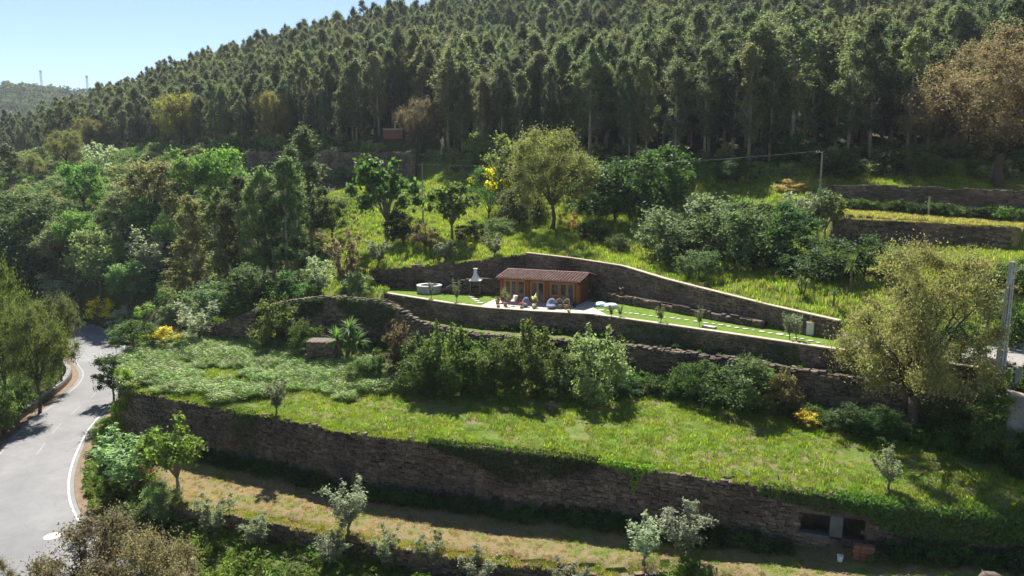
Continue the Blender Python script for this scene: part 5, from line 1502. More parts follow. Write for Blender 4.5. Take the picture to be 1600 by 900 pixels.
# right gable: two-pane window; rear slab coloured as the open doorway's inner shade
mb = MB()
for (y0, y1, z0, z1) in ((.30, .36, .25, 1.9), (.66, .72, .25, 1.9), (.36, .66, 1.84, 1.9), (.36, .66, .25, .31), (.36, .66, 1.05, 1.11)):
    mb.box((CL + .02, (y0 + y1) / 2, (z0 + z1) / 2), (.06, y1 - y0, z1 - z0))
d = mb.build('window', 'timber_light', cabin)
for z0, z1 in ((.31, 1.05), (1.11, 1.84)):
    mb = MB(); mb.box((CL - .02, .51, (z0 + z1) / 2), (.014, .30, z1 - z0)); mb.build('pane', 'window_glass', d)
mb = MB(); mb.box((CL - .03, 3.75, 1.03), (.05, .78, 1.92)); d = mb.build('door', 'soot_and_doorway_shade', cabin)
mb = MB(); mb.box((CL + .03, 3.45, 1.05), (.05, .02, .2)); mb.build('handle', 'galvanised', d)
# roof
OH, OS = .62, .38
slope = math.atan2(RIDGE - CH, CD / 2)
eave_z = CH - OH * math.tan(slope) + .05
sl = (CD / 2 + OH) / math.cos(slope)
mb = MB()
for sg in (0, 1):
    ye = -OH if sg == 0 else CD + OH; yr = CD / 2
    zr = RIDGE + .05
    b = [(-OS, ye, eave_z), (CL + OS, ye, eave_z), (CL + OS, yr, zr), (-OS, yr, zr)]
    t = [(p[0], p[1], p[2] + .06) for p in b]
    k = len(mb.v); mb.v += b + t
    mb.f += [(k, k+1, k+2, k+3), (k+4, k+5, k+6, k+7), (k, k+4, k+5, k+1), (k+1, k+5, k+6, k+2), (k+2, k+6, k+7, k+3), (k+3, k+7, k+4, k)]
roof = mb.build('roof', 'timber_dark_shade', cabin)
mb = MB(); ncol, nrow = 27, 8; cw = (CL + 2 * OS) / ncol
for sg in (0, 1):
    for c in range(ncol):
        for r_ in range(nrow):
            xc = -OS + cw * (c + .5)
            s0, s1 = sl * r_ / nrow - .03, sl * (r_ + 1) / nrow
            rad0, rad1 = cw * .40, cw * .35; k = len(mb.v)
            for (s, rad, lift) in ((s0, rad0, .035), (s1, rad1, .0)):
                y = -OH + s * math.cos(slope); z = eave_z + .075 + s * math.sin(slope) + lift
                if sg: y = CD - y
                for a in range(6):
                    th = math.pi * a / 5
                    mb.v.append((xc + rad * math.cos(th), y, z + rad * .75 * math.sin(th)))
            mb.f += [(k+a, k+a+1, k+6+a+1, k+6+a) for a in range(5)] + [tuple(k+a for a in range(6))]
o = mb.build('roof_tiles', 'roof_tile', roof); o['kind'] = 'stuff'
mb = MB()
for i in range(22):
    x0 = -OS + (CL + 2*OS) * i / 22; x1 = x0 + (CL + 2*OS) / 22 + .03; k = len(mb.v)
    for x, rad in ((x0, .135), (x1, .12)):
        for a in range(7):
            th = math.pi * a / 6; mb.v.append((x, CD/2 + rad * math.cos(th), RIDGE + .12 + rad * .8 * math.sin(th)))
    mb.f += [(k+a, k+a+1, k+7+a+1, k+7+a) for a in range(6)] + [tuple(k+a for a in range(7))[::-1]]
o = mb.build('ridge_tiles', 'roof_tile', roof); o['kind'] = 'stuff'
for x in (-OS - .015, CL + OS + .015):
    for sg in (0, 1):
        ye, yr = (-OH, CD/2) if sg == 0 else (CD + OH, CD/2)
        mb = MB(); k = 0; mb.v = [(x - .015, ye, eave_z - .06), (x - .015, yr, RIDGE - .01), (x - .015, yr, RIDGE + .15), (x - .015, ye, eave_z + .10)]
        mb.v += [(p[0] + .03, p[1], p[2]) for p in mb.v]; mb.f = [(0, 1, 2, 3), (7, 6, 5, 4), (0, 4, 5, 1), (1, 5, 6, 2), (2, 6, 7, 3), (3, 7, 4, 0)]
        mb.build('barge_board', 'timber_dark_shade', roof)
mb = MB(); mb.box((CL / 2, -OH - .012, eave_z + .01), (CL + 2*OS, .024, .12)); mb.build('fascia', 'timber_dark_shade', roof)
mb = MB(); mb.box((CL + .06, CD/2, 2.5), (.05, .16, .22)); mb.build('wall_lamp', 'galvanised', cabin)
def local(x, y, z=0.0):
    c, s = math.cos(CR), math.sin(CR); return (CX0 + x*c - y*s, CY0 + x*s + y*c, z)

# patio, driveway strip, stepping stones ---------------------------------
front = Line(W3[:-2]); fa = [front.at(a) for a in np.linspace(arc_x(front, -3.2), arc_x(front, 8.6), 14)]
pat = [(p[0] + .05, p[1] + .5) for p in fa] + [local(CL + 1.7, -.3)[:2], local(CL + 1.5, 2.6)[:2], local(CL + .02, 2.8)[:2], local(CL, 0)[:2], local(0, 0)[:2], local(-.9, .2)[:2]]
mb = MB(); mb.prism(pat, -.05, .035); o = mb.build('patio', 'paving'); o['kind'] = 'structure'
def step_stone(u, v, wpx):
    x, y, _ = at_z(u, v, 0.0); k = y / FPX; r_ = random.Random(int(u * 10)); n = 7; pts_ = []
    for i in range(n):
        a = 2 * math.pi * i / n + r_.uniform(-.2, .2); pts_.append((math.cos(a) * wpx * k * .5 * r_.uniform(.85, 1.1), math.sin(a) * wpx * k * .42 * r_.uniform(.8, 1.1)))
    mb = MB(); mb.prism(pts_, -.03, .045); mb.build('stepping_stone', 'step_stone', lawn, (x, y, 0))
for zx, zy, w in [(285, 398, 11), (375, 405, 8), (460, 412, 7), (515, 422, 6), (565, 428, 5.5), (620, 435, 7.5), (690, 442, 9), (770, 453, 7.5), (850, 463, 8), (930, 472, 7), (1005, 481, 6), (1095, 489, 9.5), (1165, 500, 8), (1255, 511, 8), (1360, 525, 9)]:
    step_stone(900 + zx / 7.26, 430 + zy / 7.26, w)
for zx, zy, w in [(20, 399, 10), (105, 408, 7), (190, 421, 9), (280, 437, 9), (370, 452, 9), (470, 467, 10.5), (562, 483, 6), (655, 496, 11), (750, 514, 9), (860, 527, 14), (955, 547, 8), (1040, 568, 8), (1115, 580, 8), (1205, 600, 11), (1295, 622, 8)]:
    step_stone(1100 + zx / 7.26, 450 + zy / 7.26, w)
for zx, zy, w in [(1130, 588, 10), (1145, 613, 11), (1172, 636, 12), (1200, 658, 11), (1235, 678, 12)]:
    step_stone(580 + zx / 7.26, 380 + zy / 7.26, w)
x, y, _ = at_z(1108, 512, 0); mb = MB(); mb.box((0, 0, .07), (1.1, .5, .14)); o = mb.build('garden_slab', 'step_stone', None, (x, y, 0), R(-38), bevel=.02)
tag(o, 'pale flat stone slab lying at the lawn edge beside a little olive', 'stone slab')

# small garden trees
for u, vb, vt, w, kind, col, lab in [
    (674, 467, 439, 14, 'olive', OLIVE, 'little olive sapling in front of the round tub'), (714, 472, 437, 15, 'olive', OLIVE, 'little olive sapling between tub and barbecue'),
    (955, 496, 474, 14, 'olive', GREYG, 'little grey shrub at the lawn edge just right of the patio'), (969, 496, 475, 11, 'olive', GREYG, 'second little grey shrub at the lawn edge right of the patio'),
    (1032, 504, 475, 17, 'olive', OLIVE, 'little olive halfway along the stepping stones'), (1093, 510, 478, 14, 'olive', OLIVE, 'little olive beside the pale flat slab'),
    (1233, 530, 486, 24, 'olive', SILVER, 'left one of the two little olives near the white pillar'), (1244, 531, 490, 24, 'olive', SILVER, 'right one of the two little olives near the white pillar')]:
    x, y, z = at_z(u, vb, 0.0); k = y / FPX
    plant(kind, (x, y, z), (vb - vt) * k, w * k, lab, col)

# tub ---------------------------------------------------------------
x, y, _ = at_z(669.5, 459, 0.0); y += 0.9; y = min(y, 75.0)
tub = thing('hot_tub', 'round grey tub with pale rim standing on the lawn', 'tub', (x, y, 0))
mb = MB(); mb.lathe([(1.36, 0.0), (1.38, .1), (1.38, .72), (1.36, .75), (1.05, .75), (1.05, .35), (.001, .35)], sides=36); mb.build('shell', 'tub_shell', tub, smooth=False)
mb = MB()
ring = [(1.40, .75), (1.43, .80), (1.40, .87), (1.25, .90), (1.08, .87), (1.04, .80), (1.06, .755)]
mb.lathe(ring, sides=36, close=False); mb.build('rim', 'tub_rim', tub, smooth=True)
m_, nt_, out_ = new_mat('pool_water'); principled(nt_, out_, (0.05, 0.09, 0.10), 0.05, noise(nt_, 6.0, 2), 0.1, 0.02, 0.6)
mb = MB(); mb.lathe([(1.045, .60), (.0001, .60)], sides=36, close=False); mb.build('water', 'pool_water', tub)

# barbecue -----------------------------------------------------------
x, y, _ = at_z(743, 461, 0.0); y = min(y + .3, 74.4)
bbq = thing('barbecue', 'stone garden barbecue with white tapered chimney beside the cabin', 'barbecue', (x, y, 0), R(-8))
mb = MB(); mb.box((-.52, 0, .75), (.16, .7, 1.5)).box((.52, 0, .75), (.16, .7, 1.5)).box((0, .30, .75), (.88, .1, 1.5)); mb.build('body', 'schist_pale', bbq)
mb = MB(); mb.box((0, -.06, .82), (.876, .6, .08)); mb.build('grate', 'soot_and_doorway_shade', bbq)
mb = MB(); mb.box((0, -.08, .18), (1.3, .95, .12)); mb.build('base', 'brick_red', bbq)
mb = MB(); mb.box((0, -.02, 1.55), (1.3, .85, .10)); mb.build('shelf', 'concrete_pale', bbq)
mb = MB(); mb.lathe([(.72, 1.60), (.70, 1.66), (.48, 1.95), (.30, 2.25), (.24, 2.45), (.24, 2.75)], sides=4, sx=.92, sy=.7)
c_, s_2 = math.cos(R(45)), math.sin(R(45)); mb.v = [(p[0]*c_ - p[1]*s_2, p[0]*s_2 + p[1]*c_, p[2]) for p in mb.v]
hood = mb.build('hood', 'render_white', bbq)
mb = MB(); mb.box((0, 0, 2.83), (.46, .42, .05)); mb.build('chimney_cap', 'concrete_pale', hood)
for sx in (-.15, .15):
    mb = MB(); mb.box((sx, 0, 2.78), (.05, .3, .08)); mb.build('cap_support', 'concrete_pale', hood)
# low wing wall behind the barbecue
wing = [(x - 4.0, y + 1.0), (x - .8, y + .75), (x + 2.6, y + .1)]
stone_wall('wing_wall', 'low stone wing wall rising towards the barbecue', wing, [.25, 1.0, 1.55, 1.75, 1.8, 1.75], [0, 0], .4, .36, .16, 'schist_pale', seed=21, ragged=.05)

# cantilevered steps at the lawn wall's left end
q = W3[0]; st = thing('stone_steps', 'stacked stone steps at the left end of the lawn wall', 'steps', (q[0] - .35, q[1] + .2, -2.0))
for k in range(6):
    mb = MB(); mb.box((-.32 + .05 * (k % 2), 0, .2 + k * .38), (1.0, .8, .2)); mb.build('step', 'concrete', st)
    mb = MB(); mb.box((-.1, .1, .02 + k * .38), (.62, .6, .17)); mb.build('riser', 'schist', st)

# pots, seats and things on the patio ---------------------------------
def pot(loc, r_, h_, label, cat='flower pot', mat='terracotta', plant_col=None, ph=.5, pw=.5, flower=None, name='flower_pot', n=700):
    t = thing(name, label, cat, loc)
    mb = MB(); mb.lathe([(r_ * .68, 0), (r_ * .95, h_ * .85), (r_ * 1.08, h_ * .86), (r_ * 1.08, h_), (r_ * .9, h_), (r_ * .88, h_ * .9), (.001, h_ * .9)], sides=16); mb.build('pot', mat, t)
    rg = np.random.default_rng(int(abs(loc[0] * 1000)) % 9999)
    cl = dome_clumps(rg, 14, (0, 0, h_ + ph * .5), (pw * .38, pw * .38, ph * .42), (ph * .10, ph * .2), -.9, .4)
    V, F = leaves(rg, cl, n, .07, 0, aspect=.5, shell=.6); link('foliage', mesh_from('foliage', V, F, 'foliage'), t, color=plant_col)
    mb = MB(); mb.tube([(0, 0, h_ * .8), (.01, 0, h_ + ph * .4), (0, .01, h_ + ph * .7)], [.025, .02, .01], 5); mb.build('stem', 'stem_wood', t)
    if flower:
        V, F = leaves(rg, [(c[0], c[1], c[2] + .03, c[3], c[4], c[5]) for c in cl if c[2] > h_ + ph * .45], int(n * .25), .075, 0, aspect=.9, shell=.2)
        link('blossoms', mesh_from('blossoms', V, F, 'foliage'), t, color=flower)
    return t
def P0(u, v, z=.035): return at_z(u, v, z)
pot(P0(789.5, 478), .22, .34, 'tall bushy potted shrub at the left end of the cabin front', plant_col=GREYG, ph=1.55, pw=1.2, n=1400)
pot(P0(777.5, 474), .24, .36, 'terracotta pot with low plant left of the cabin', plant_col=BROWN, ph=.45, pw=.6)
pot(P0(778.5, 481), .18, .26, 'small terracotta pot near the patio edge left of the cabin', plant_col=GREYG, ph=.3, pw=.4)
pot(P0(815, 482), .2, .22, 'potted plant with red flowers in front of the deck chair', plant_col=(0.13, 0.19, 0.03), ph=.45, pw=.75, flower=(0.55, 0.04, 0.06))
pot(P0(835, 479.5), .22, .32, 'potted shrub with white blossom between the two bean bags', plant_col=GREYG, ph=1.05, pw=.95, flower=(0.72, 0.70, 0.66), n=900)
pot(P0(834, 482.5), .15, .16, 'low white-flowering plant at the patio edge', plant_col=GREYG, ph=.25, pw=.5, flower=(0.75, 0.73, 0.70), n=400)
pot(P0(889, 488.5, .1), .13, .12, 'small pot of yellow flowers on the lawn wall', plant_col=(0.14, 0.19, 0.03), ph=.2, pw=.45, flower=(0.65, 0.42, 0.03), n=400)
pot(P0(897.5, 480), .2, .34, 'dark pot beside the wicker chairs at the cabin corner', mat='black', plant_col=DARK, ph=.3, pw=.4, n=300)
pot(P0(969, 472.5, 0), .2, .25, 'pot of pink flowers behind the oval floats', plant_col=(0.10, 0.10, 0.04), ph=.45, pw=.8, flower=(0.55, 0.22, 0.25), n=600)
qx, qy, qz = at_d(971, 463, 68.2)
pot((qx, qy, .80), .2, .25, 'pot of pale pink flowers up on the planter bed', plant_col=GREYG, ph=.5, pw=.7, flower=(0.62, 0.36, 0.34), n=500)
def bean_bag(u, v, w, d, h_, label, rz):
    loc = P0(u, v); bm = bmesh.new(); bmesh.ops.create_icosphere(bm, subdivisions=3, radius=1.0)
    for vtx in bm.verts:
        c = vtx.co; back = max(0, c.y * .7 + .3); z = (c.z * .5 + .5)
        top_ = .42 + .58 * min(1, max(0, (c.y + .15) * 1.6)); pin = 1 - .35 * max(0, z - .4) * back
        vtx.co = Vector((c.x * w / 2 * pin * (1 + .04 * math.sin(c.z * 9)), c.y * d / 2, max(0, z) ** .9 * h_ * top_))
    me = bpy.data.meshes.new('bean_bag'); bm.to_mesh(me); bm.free(); me.materials.append(MATS['bean_bag'])
    me.polygons.foreach_set('use_smooth', np.ones(len(me.polygons), bool))
    t = thing('bean_bag_chair', label, 'bean bag', loc, rz); link('cushion', me, t)
    mb = MB(); mb.tube([(-w * .12, d * .36, h_ * .93), (0, d * .38, h_ * 1.01), (w * .12, d * .36, h_ * .93)], .02, 5); mb.build('handle', 'bean_bag', t)
bean_bag(821, 479.5, .78, .95, 1.0, 'upright grey-blue bean bag by the left glass doors', R(-15))
bean_bag(861.5, 482, 1.0, 1.3, 1.02, 'large grey-blue bean bag lounger by the right window', R(-10))
def wicker_chair(u, v, label, rz):
    t = thing('wicker_chair', label, 'chair', P0(u, v), rz)
    mb = MB(); mb.lathe([(.28, .02), (.30, .1), (.30, .36), (.27, .42), (.001, .42)], sides=16); mb.build('seat', 'wicker', t)
    mb = MB(); n = 12
    for i in range(n + 1):
        a = math.pi * (-.12 + 1.24 * i / n); hh = .58 + .36 * math.sin(min(max(a, 0), math.pi)) ** .8
        for r_, z in ((.29, .2), (.33, hh), (.28, hh), (.24, .2)): mb.v.append((r_ * math.cos(a), r_ * math.sin(a), z))
    for i in range(n):
        b = 4 * i; mb.f += [(b+k, b+(k+1) % 4, b+4+(k+1) % 4, b+4+k) for k in range(4)]
    mb.f += [(0, 3, 2, 1), tuple(4*n + k for k in range(4))]
    mb.build('backrest', 'wicker', t, smooth=True)
    for a in (.8, 2.3, 3.9, 5.5):
        mb = MB(); mb.tube([(.24 * math.cos(a), .24 * math.sin(a), 0), (.26 * math.cos(a), .26 * math.sin(a), .15)], .025, 6); mb.build('leg', 'wicker', t)
wicker_chair(874.5, 482, 'wicker tub chair next to the large bean bag', R(5))
wicker_chair(885, 482.5, 'wicker tub chair nearest the cabin corner', R(-25))
t = thing('deck_chair', 'folding deck chair with pale sling by the left doors', 'deck chair', P0(803, 477.5), R(-35))
for s in (-.28, .28):
    mb = MB(); mb.tube([(s, -.45, 0), (s, .35, 1.0)], .022, 5); mb.build('frame_rail', 'timber_light', t)
    mb = MB(); mb.tube([(s * .9, .45, 0), (s * .9, -.35, .48)], .022, 5); mb.build('leg', 'timber_light', t)
mb = MB(); n = 8
for i in range(n + 1):
    k = i / n; y_ = -.35 + .68 * k; z_ = .48 + .50 * k - .22 * math.sin(math.pi * k) * (1 - .4 * k)
    for sx, dz in ((-.25, 0), (.25, 0), (.25, .012), (-.25, .012)): mb.v.append((sx, y_, z_ + dz))
for i in range(n):
    b = 4*i; mb.f += [(b+k, b+(k+1) % 4, b+4+(k+1) % 4, b+4+k) for k in range(4)]
mb.f += [(0, 3, 2, 1), tuple(4*n + k for k in range(4))]
mb.build('sling', 'canvas', t, smooth=True)
def oval_float(u, v, w, d, h_, mat, label, rz):
    loc = at_z(u, v, .0); bm = bmesh.new(); bmesh.ops.create_uvsphere(bm, u_segments=28, v_segments=12, radius=1.0)
    for vtx in bm.verts:
        r_ = math.hypot(vtx.co.x, vtx.co.y); z = (max(0, 1 - r_ ** 2.6)) ** .5 * (1 - .25 * max(0, 1 - r_ * 1.6))
        vtx.co = Vector((vtx.co.x * w / 2, vtx.co.y * d / 2, (z if vtx.co.z >= 0 else 0) * h_))
    me = bpy.data.meshes.new('float'); bm.to_mesh(me); bm.free(); me.materials.append(MATS[mat]); me.polygons.foreach_set('use_smooth', np.ones(len(me.polygons), bool))
    o = link('inflatable_float', me, None, loc, rz); tag(o, label, 'inflatable float')
oval_float(938, 477.5, 1.25, 1.7, .38, 'float_blue', 'pale blue oval float lying beside the cabin corner', R(-20))
oval_float(955, 480, 1.3, 1.5, .42, 'float_white', 'white oval float lying on the lawn edge', R(-30))
t = thing('pillar_cabinet', 'white upright pillar box with yellow flowers at the end of the lawn', 'pillar', at_z(1266, 523, 0.0), R(-38))
mb = MB(); mb.box((0, 0, .48), (.52, .42, .96)); mb.build('body', 'concrete_pale', t, bevel=.015)
mb = MB(); mb.box((0, 0, .985), (.58, .48, .05)); mb.build('cap', 'concrete_pale', t)
rg = np.random.default_rng(77); V, F = leaves(rg, [(0, 0, 1.09, .16, .14, .09)], 160, .08, 0, aspect=.8); link('blossoms', mesh_from('blossoms', V, F, 'foliage'), t, color=(0.55, 0.36, 0.05))

# ------------------------------------------------------------------ animal shelter in the tall wall
ys = float(np.interp(17.2, [p[0] for p in W1], [p[1] for p in W1])); gz = float(t1_level(np.array(17.2)))
tdir = Line(w1_vis).tan(arc_x(L1, 17.2)); ra = math.atan2(tdir[1], tdir[0])
sh = thing('animal_shelter', 'dark shelter opening with concrete post in the tall meadow wall', 'shelter', (17.2, ys, gz), ra)
zt_, zb_ = -6.22 - gz, -7.42 - gz
mb = MB(); mb.box((-.06, .25, zt_ + .11), (3.9, .62, .22)); mb.build('lintel', 'schist', sh)
mb = MB(); mb.box((.24, .16, (zt_ + zb_) / 2), (.62, .34, zt_ - zb_)); mb.build('post', 'post_grey', sh)
mb = MB(); mb.box((-.87, .22, zb_ - .12), (1.6, .5, .30)); mb.build('sill', 'post_grey', sh)
mb = MB(); mb.box((1.08, .24, zb_ - .14), (1.05, .5, .26)); mb.build('sill', 'schist', sh)
for xs in (-1.86, 1.82):
    mb = MB(); mb.box((xs, .95, .8), (.36, 1.9, 3.6)); mb.build('side_wall', 'schist', sh)
mb = MB(); mb.box((0, 1.92, .8), (4.0, .24, 3.6)); mb.build('rear_wall', 'schist', sh)
mb = MB(); mb.box((0, .95, zt_ + .34), (3.3, 1.7, .22)); mb.build('ceiling_slab', 'concrete', sh)
# masonry above the lintel and below the sills
mb = MB(); stn = random.Random(5)
for (z0, z1) in ((zt_ + .22, -5.05 - gz), (-.3, zb_ - .28)):
    z = z0
    while z < z1 - .05:
        h_ = min(.2, z1 - z); x = -1.95
        while x < 1.9:
            w = stn.uniform(.25, .6); mb.box((min(x + w/2, 1.85), .12 + stn.uniform(-.03, .03), z + h_/2), (w * .95, .3, h_ * .93)); x += w
        z += h_
o = mb.build('stonework', 'schist', sh); o['kind'] = 'stuff'
mb = MB(); mb.box((0, .32, (zt_ + .3 - 5.02 - gz) / 2), (3.8, .3, max(.2, -5.02 - gz - zt_ - .3))); mb.build('core', 'mortar', sh)
# turf roof over the hollow, level with the meadow
mb = MB(); mb.box((0, 1.5, -5.075 - gz), (5.2, 3.2, .07)); mb.build('turf_roof', 'meadow_ground', sh)
x, y, z = at_z(1343, 872, gz); y = min(y, ys - 1.0)
t = thing('brick_hutch', 'weathered brick-red block under the shelter opening', 'brick block', (18.2, ys - 1.4, h1(18.2, ys - 1.4)), ra)
for i in range(4):
    for j in range(3):
        mb = MB(); mb.box((-.33 + j * .33 + .06 * (i % 2), 0, .11 + i * .2), (.31, .35, .185)); mb.build('brick', 'brick_red', t)
x, y, z = ground_px(1312, 881)
t = thing('bucket', 'white plastic bucket on the grass in front of the shelter', 'bucket', (x, y, z))
mb = MB(); mb.lathe([(.12, 0), (.155, .30), (.165, .30), (.165, .32), (.145, .32), (.115, .02), (.001, .02)], sides=18); mb.build('body', 'render_white', t)
mb = MB(); mb.tube([(-.155, 0, .29), (-.12, -.08, .20), (0, -.12, .17), (.12, -.08, .20), (.155, 0, .29)], .006, 4); mb.build('handle', 'galvanised', t)

# sheep ---------------------------------------------------------------
sx_, sy_ = at_z(1545, 918, -7.5)[:2]; sz_ = h1(sx_, sy_)
def skin(name, verts, edges, rads, mat, loc, rz, parent=None, sub=2, root=0):
    me = bpy.data.meshes.new(name); me.from_pydata(verts, edges, []); me.update()
    o = link(name, me, parent, loc, rz); o.modifiers.new('skin', 'SKIN'); me.materials.append(MATS[mat])
    for i, r_ in enumerate(rads):
        sv = me.skin_vertices[0].data[i]; sv.radius = (r_, r_) if isinstance(r_, (int, float)) else r_; sv.use_root = (i == root)
    sd = o.modifiers.new('sub', 'SUBSURF'); sd.levels = sub; sd.render_levels = sub
    return o
sheep = thing('sheep', 'woolly sheep with white face grazing in the shade at the bottom edge', 'sheep', (sx_, sy_, sz_), R(-4))
V = [(-.45, 0, .62), (-.25, 0, .64), (0, 0, .62), (.22, 0, .63), (.36, 0, .66), (.50, -.02, .62), (.60, -.03, .50), (.70, -.04, .38),
     (-.36, -.13, .40), (-.40, -.14, .22), (-.37, -.14, .02), (-.36, .13, .40), (-.40, .14, .22), (-.37, .14, .02),
     (.26, -.12, .40), (.27, -.12, .22), (.26, -.12, .02), (.26, .12, .40), (.27, .12, .22), (.26, .12, .02), (-.56, 0, .55), (-.60, 0, .40)]
E = [(0, 1), (1, 2), (2, 3), (3, 4), (4, 5), (5, 6), (6, 7), (0, 8), (8, 9), (9, 10), (0, 11), (11, 12), (12, 13), (3, 14), (14, 15), (15, 16), (3, 17), (17, 18), (18, 19), (0, 20), (20, 21)]
RD = [.23, .26, .27, .25, .20, .14, .10, .055, .09, .045, .035, .09, .045, .035, .08, .04, .033, .08, .04, .033, .05, .03]
skin('body', V, E, RD, 'wool_shaded', (0, 0, 0), 0, sheep, root=2)
skin('face', [(.58, -.03, .53), (.64, -.035, .45), (.72, -.045, .35)], [(0, 1), (1, 2)], [.085, .085, .055], 'sheep_face', (0, 0, 0), 0, sheep, root=1)
for s in (-1, 1):
    skin('ear', [(.56, s * .07 - .03, .55), (.55, s * .17 - .03, .53)], [(0, 1)], [(.018, .035), (.012, .02)], 'sheep_face', (0, 0, 0), 0, sheep)
    mb = MB(); mb.lathe([(.001, -.012), (.012, 0), (.001, .012)], sides=8); mb.build('eye', 'black', sheep, (.655, s * .075 - .035, .475))

# stump, dry bracken, brush heap ----------------------------------------
x, y, z = ground_px(862, 643)
t = thing('tree_stump', 'gnarled dark tree stump with root stubs on the meadow', 'tree stump', (x, y, z)); mb = MB()
mb.tube([(0, 0, -.05), (.03, .02, .3), (-.05, 0, .62)], [.34, .26, .22], 9); mb.build('trunk', 'stem_wood', t)
for a, l_ in ((.3, .6), (1.6, .5), (2.9, .65), (4.2, .55), (5.3, .5)):
    mb = MB(); mb.tube([(0, 0, .25), (math.cos(a) * l_ * .5, math.sin(a) * l_ * .5, .42), (math.cos(a) * l_, math.sin(a) * l_, .25 + .2 * math.sin(a * 3))], [.14, .1, .04], 6); mb.build('root', 'stem_wood', t)
plant_px('shrub', 222, 760, 722, 44, 'rust-red patch of dead bracken beside the young fig', (0.25, 0.105, 0.045), name='dead_bracken', cat='bracken')
plant_px('shrub', 1236, 300, 279, 52, 'heap of dry brown cut branches on the upper slope', (0.26, 0.17, 0.10), name='brush_heap', cat='brush heap')

# poles, posts, masts -----------------------------------------------------
x, y, z = ground_px(1562, 584); dep = float(project(x, y, z)[2]); k = dep / FPX; PH = (584 - 418) * k
t = thing('power_pole', 'tapered grey concrete power pole with bracket at the right edge', 'power pole', (x, y, z), R(20)); t.rotation_euler[1] = R(1.2)
for s in (-1, 1):
    mb = MB(); b, tp = .24, .13; mb.v = [(s*b - .05, -.16, -.3), (s*b + .05, -.16, -.3), (s*b + .05, .16, -.3), (s*b - .05, .16, -.3), (s*tp - .04, -.1, PH), (s*tp + .04, -.1, PH), (s*tp + .04, .1, PH), (s*tp - .04, .1, PH)]
    mb.f = [(0, 3, 2, 1), (4, 5, 6, 7)] + [(i, (i+1) % 4, 4 + (i+1) % 4, 4 + i) for i in range(4)]; mb.build('flange', 'concrete', t)
mb = MB(); mb.v = [(-.22, -.05, -.3), (.22, -.05, -.3), (.22, .05, -.3), (-.22, .05, -.3), (-.12, -.04, PH), (.12, -.04, PH), (.12, .04, PH), (-.12, .04, PH)]
mb.f = [(0, 3, 2, 1), (4, 5, 6, 7)] + [(i, (i+1) % 4, 4 + (i+1) % 4, 4 + i) for i in range(4)]; mb.build('web', 'galvanised', t)
for i in range(8):
    zz = .4 + i * PH / 8.5; w = np.interp(zz, [0, PH], [.40, .20]); mb = MB(); mb.box((0, 0, zz), (w - .02, .22, .09)); mb.build('rung', 'concrete', t)
mb = MB(); mb.box((0, 0, PH + .03), (.36, .24, .06)); mb.build('cap', 'concrete', t)
mb = MB(); mb.tube([(.15, 0, PH - .25), (.8, -.05, PH - .38), (1.15, -.05, PH - .5)], .025, 5); mb.tube([(.15, 0, PH - .65), (.8, -.05, PH - .40)], .02, 5); br = mb.build('bracket', 'galvanised', t)
mb = MB(); mb.lathe([(.04, -.1), (.06, -.05), (.035, 0), (.055, .05), (.02, .08)], sides=8); mb.build('insulator', 'render_white', br, (1.12, -.05, PH - .45))
mb = MB(); mb.tube([(-.27, -.2, 0), (-.24, -.18, PH * .4), (-.17, -.13, PH * .8)], .02, 5); mb.build('cable_pipe', 'black', t)
TOP1 = Vector((x + 1.0, y, z + PH - .5))

x, y, z = ground_px(1276, 376); dep = float(project(x, y, z)[2]); PH = (376 - 240) * dep / FPX
t = thing('wooden_pole', 'tall thin wooden power pole on the slope beside the grey olive', 'pole', (x, y, z))
mb = MB(); mb.tube([(0, 0, -.3), (0, 0, PH * .5), (.03, 0, PH)], [.13, .11, .09], 8); mb.build('shaft', 'wood_post', t)
mb = MB(); mb.box((-.3, 0, PH - .18), (.75, .06, .07)); arm = mb.build('cross_arm', 'galvanised', t)
for xx in (-.6, -.3):
    mb = MB(); mb.lathe([(.03, 0), (.05, .04), (.03, .08), (.045, .12), (.01, .15)], sides=8); mb.build('insulator', 'render_white', arm, (xx, 0, PH - .14))
TOPW = Vector((x - .5, y, z + PH - .05))
x, y, z = ground_px(661, 345); dep = float(project(x, y, z)[2]); PH = (345 - 255) * dep / FPX
t = thing('wooden_pole', 'wooden pole carrying a cable above the fig tree on the meadow', 'pole', (x, y, z))
mb = MB(); mb.tube([(0, 0, -.3), (0, 0, PH * .5), (.02, 0, PH)], [.12, .10, .085], 8); mb.build('shaft', 'wood_post', t)
mb = MB(); mb.box((-.35, 0, PH - .35), (.7, .05, .05)); mb.build('cross_arm', 'galvanised', t)
TOPL = Vector((x, y, z + PH - .3))
def cable(a, b, sag, r_, label):
    mb = MB(); n = 16; pts_ = []
    for i in range(n + 1):
        p = a.lerp(b, i / n) - a; p.z -= sag * 4 * (i / n) * (1 - i / n); pts_.append(p)
    mb.tube(pts_, r_, 4); o = mb.build('power_cable', 'galvanised', None, a); tag(o, label, 'cable')
cable(TOPL, TOPW, 0.9, .008, 'thin pale cable strung between the two wooden poles')
cable(TOP1, TOP1 + Vector((16, -7, 1.5)), 1.0, .02, 'thin cable leaving the concrete power pole to the right')

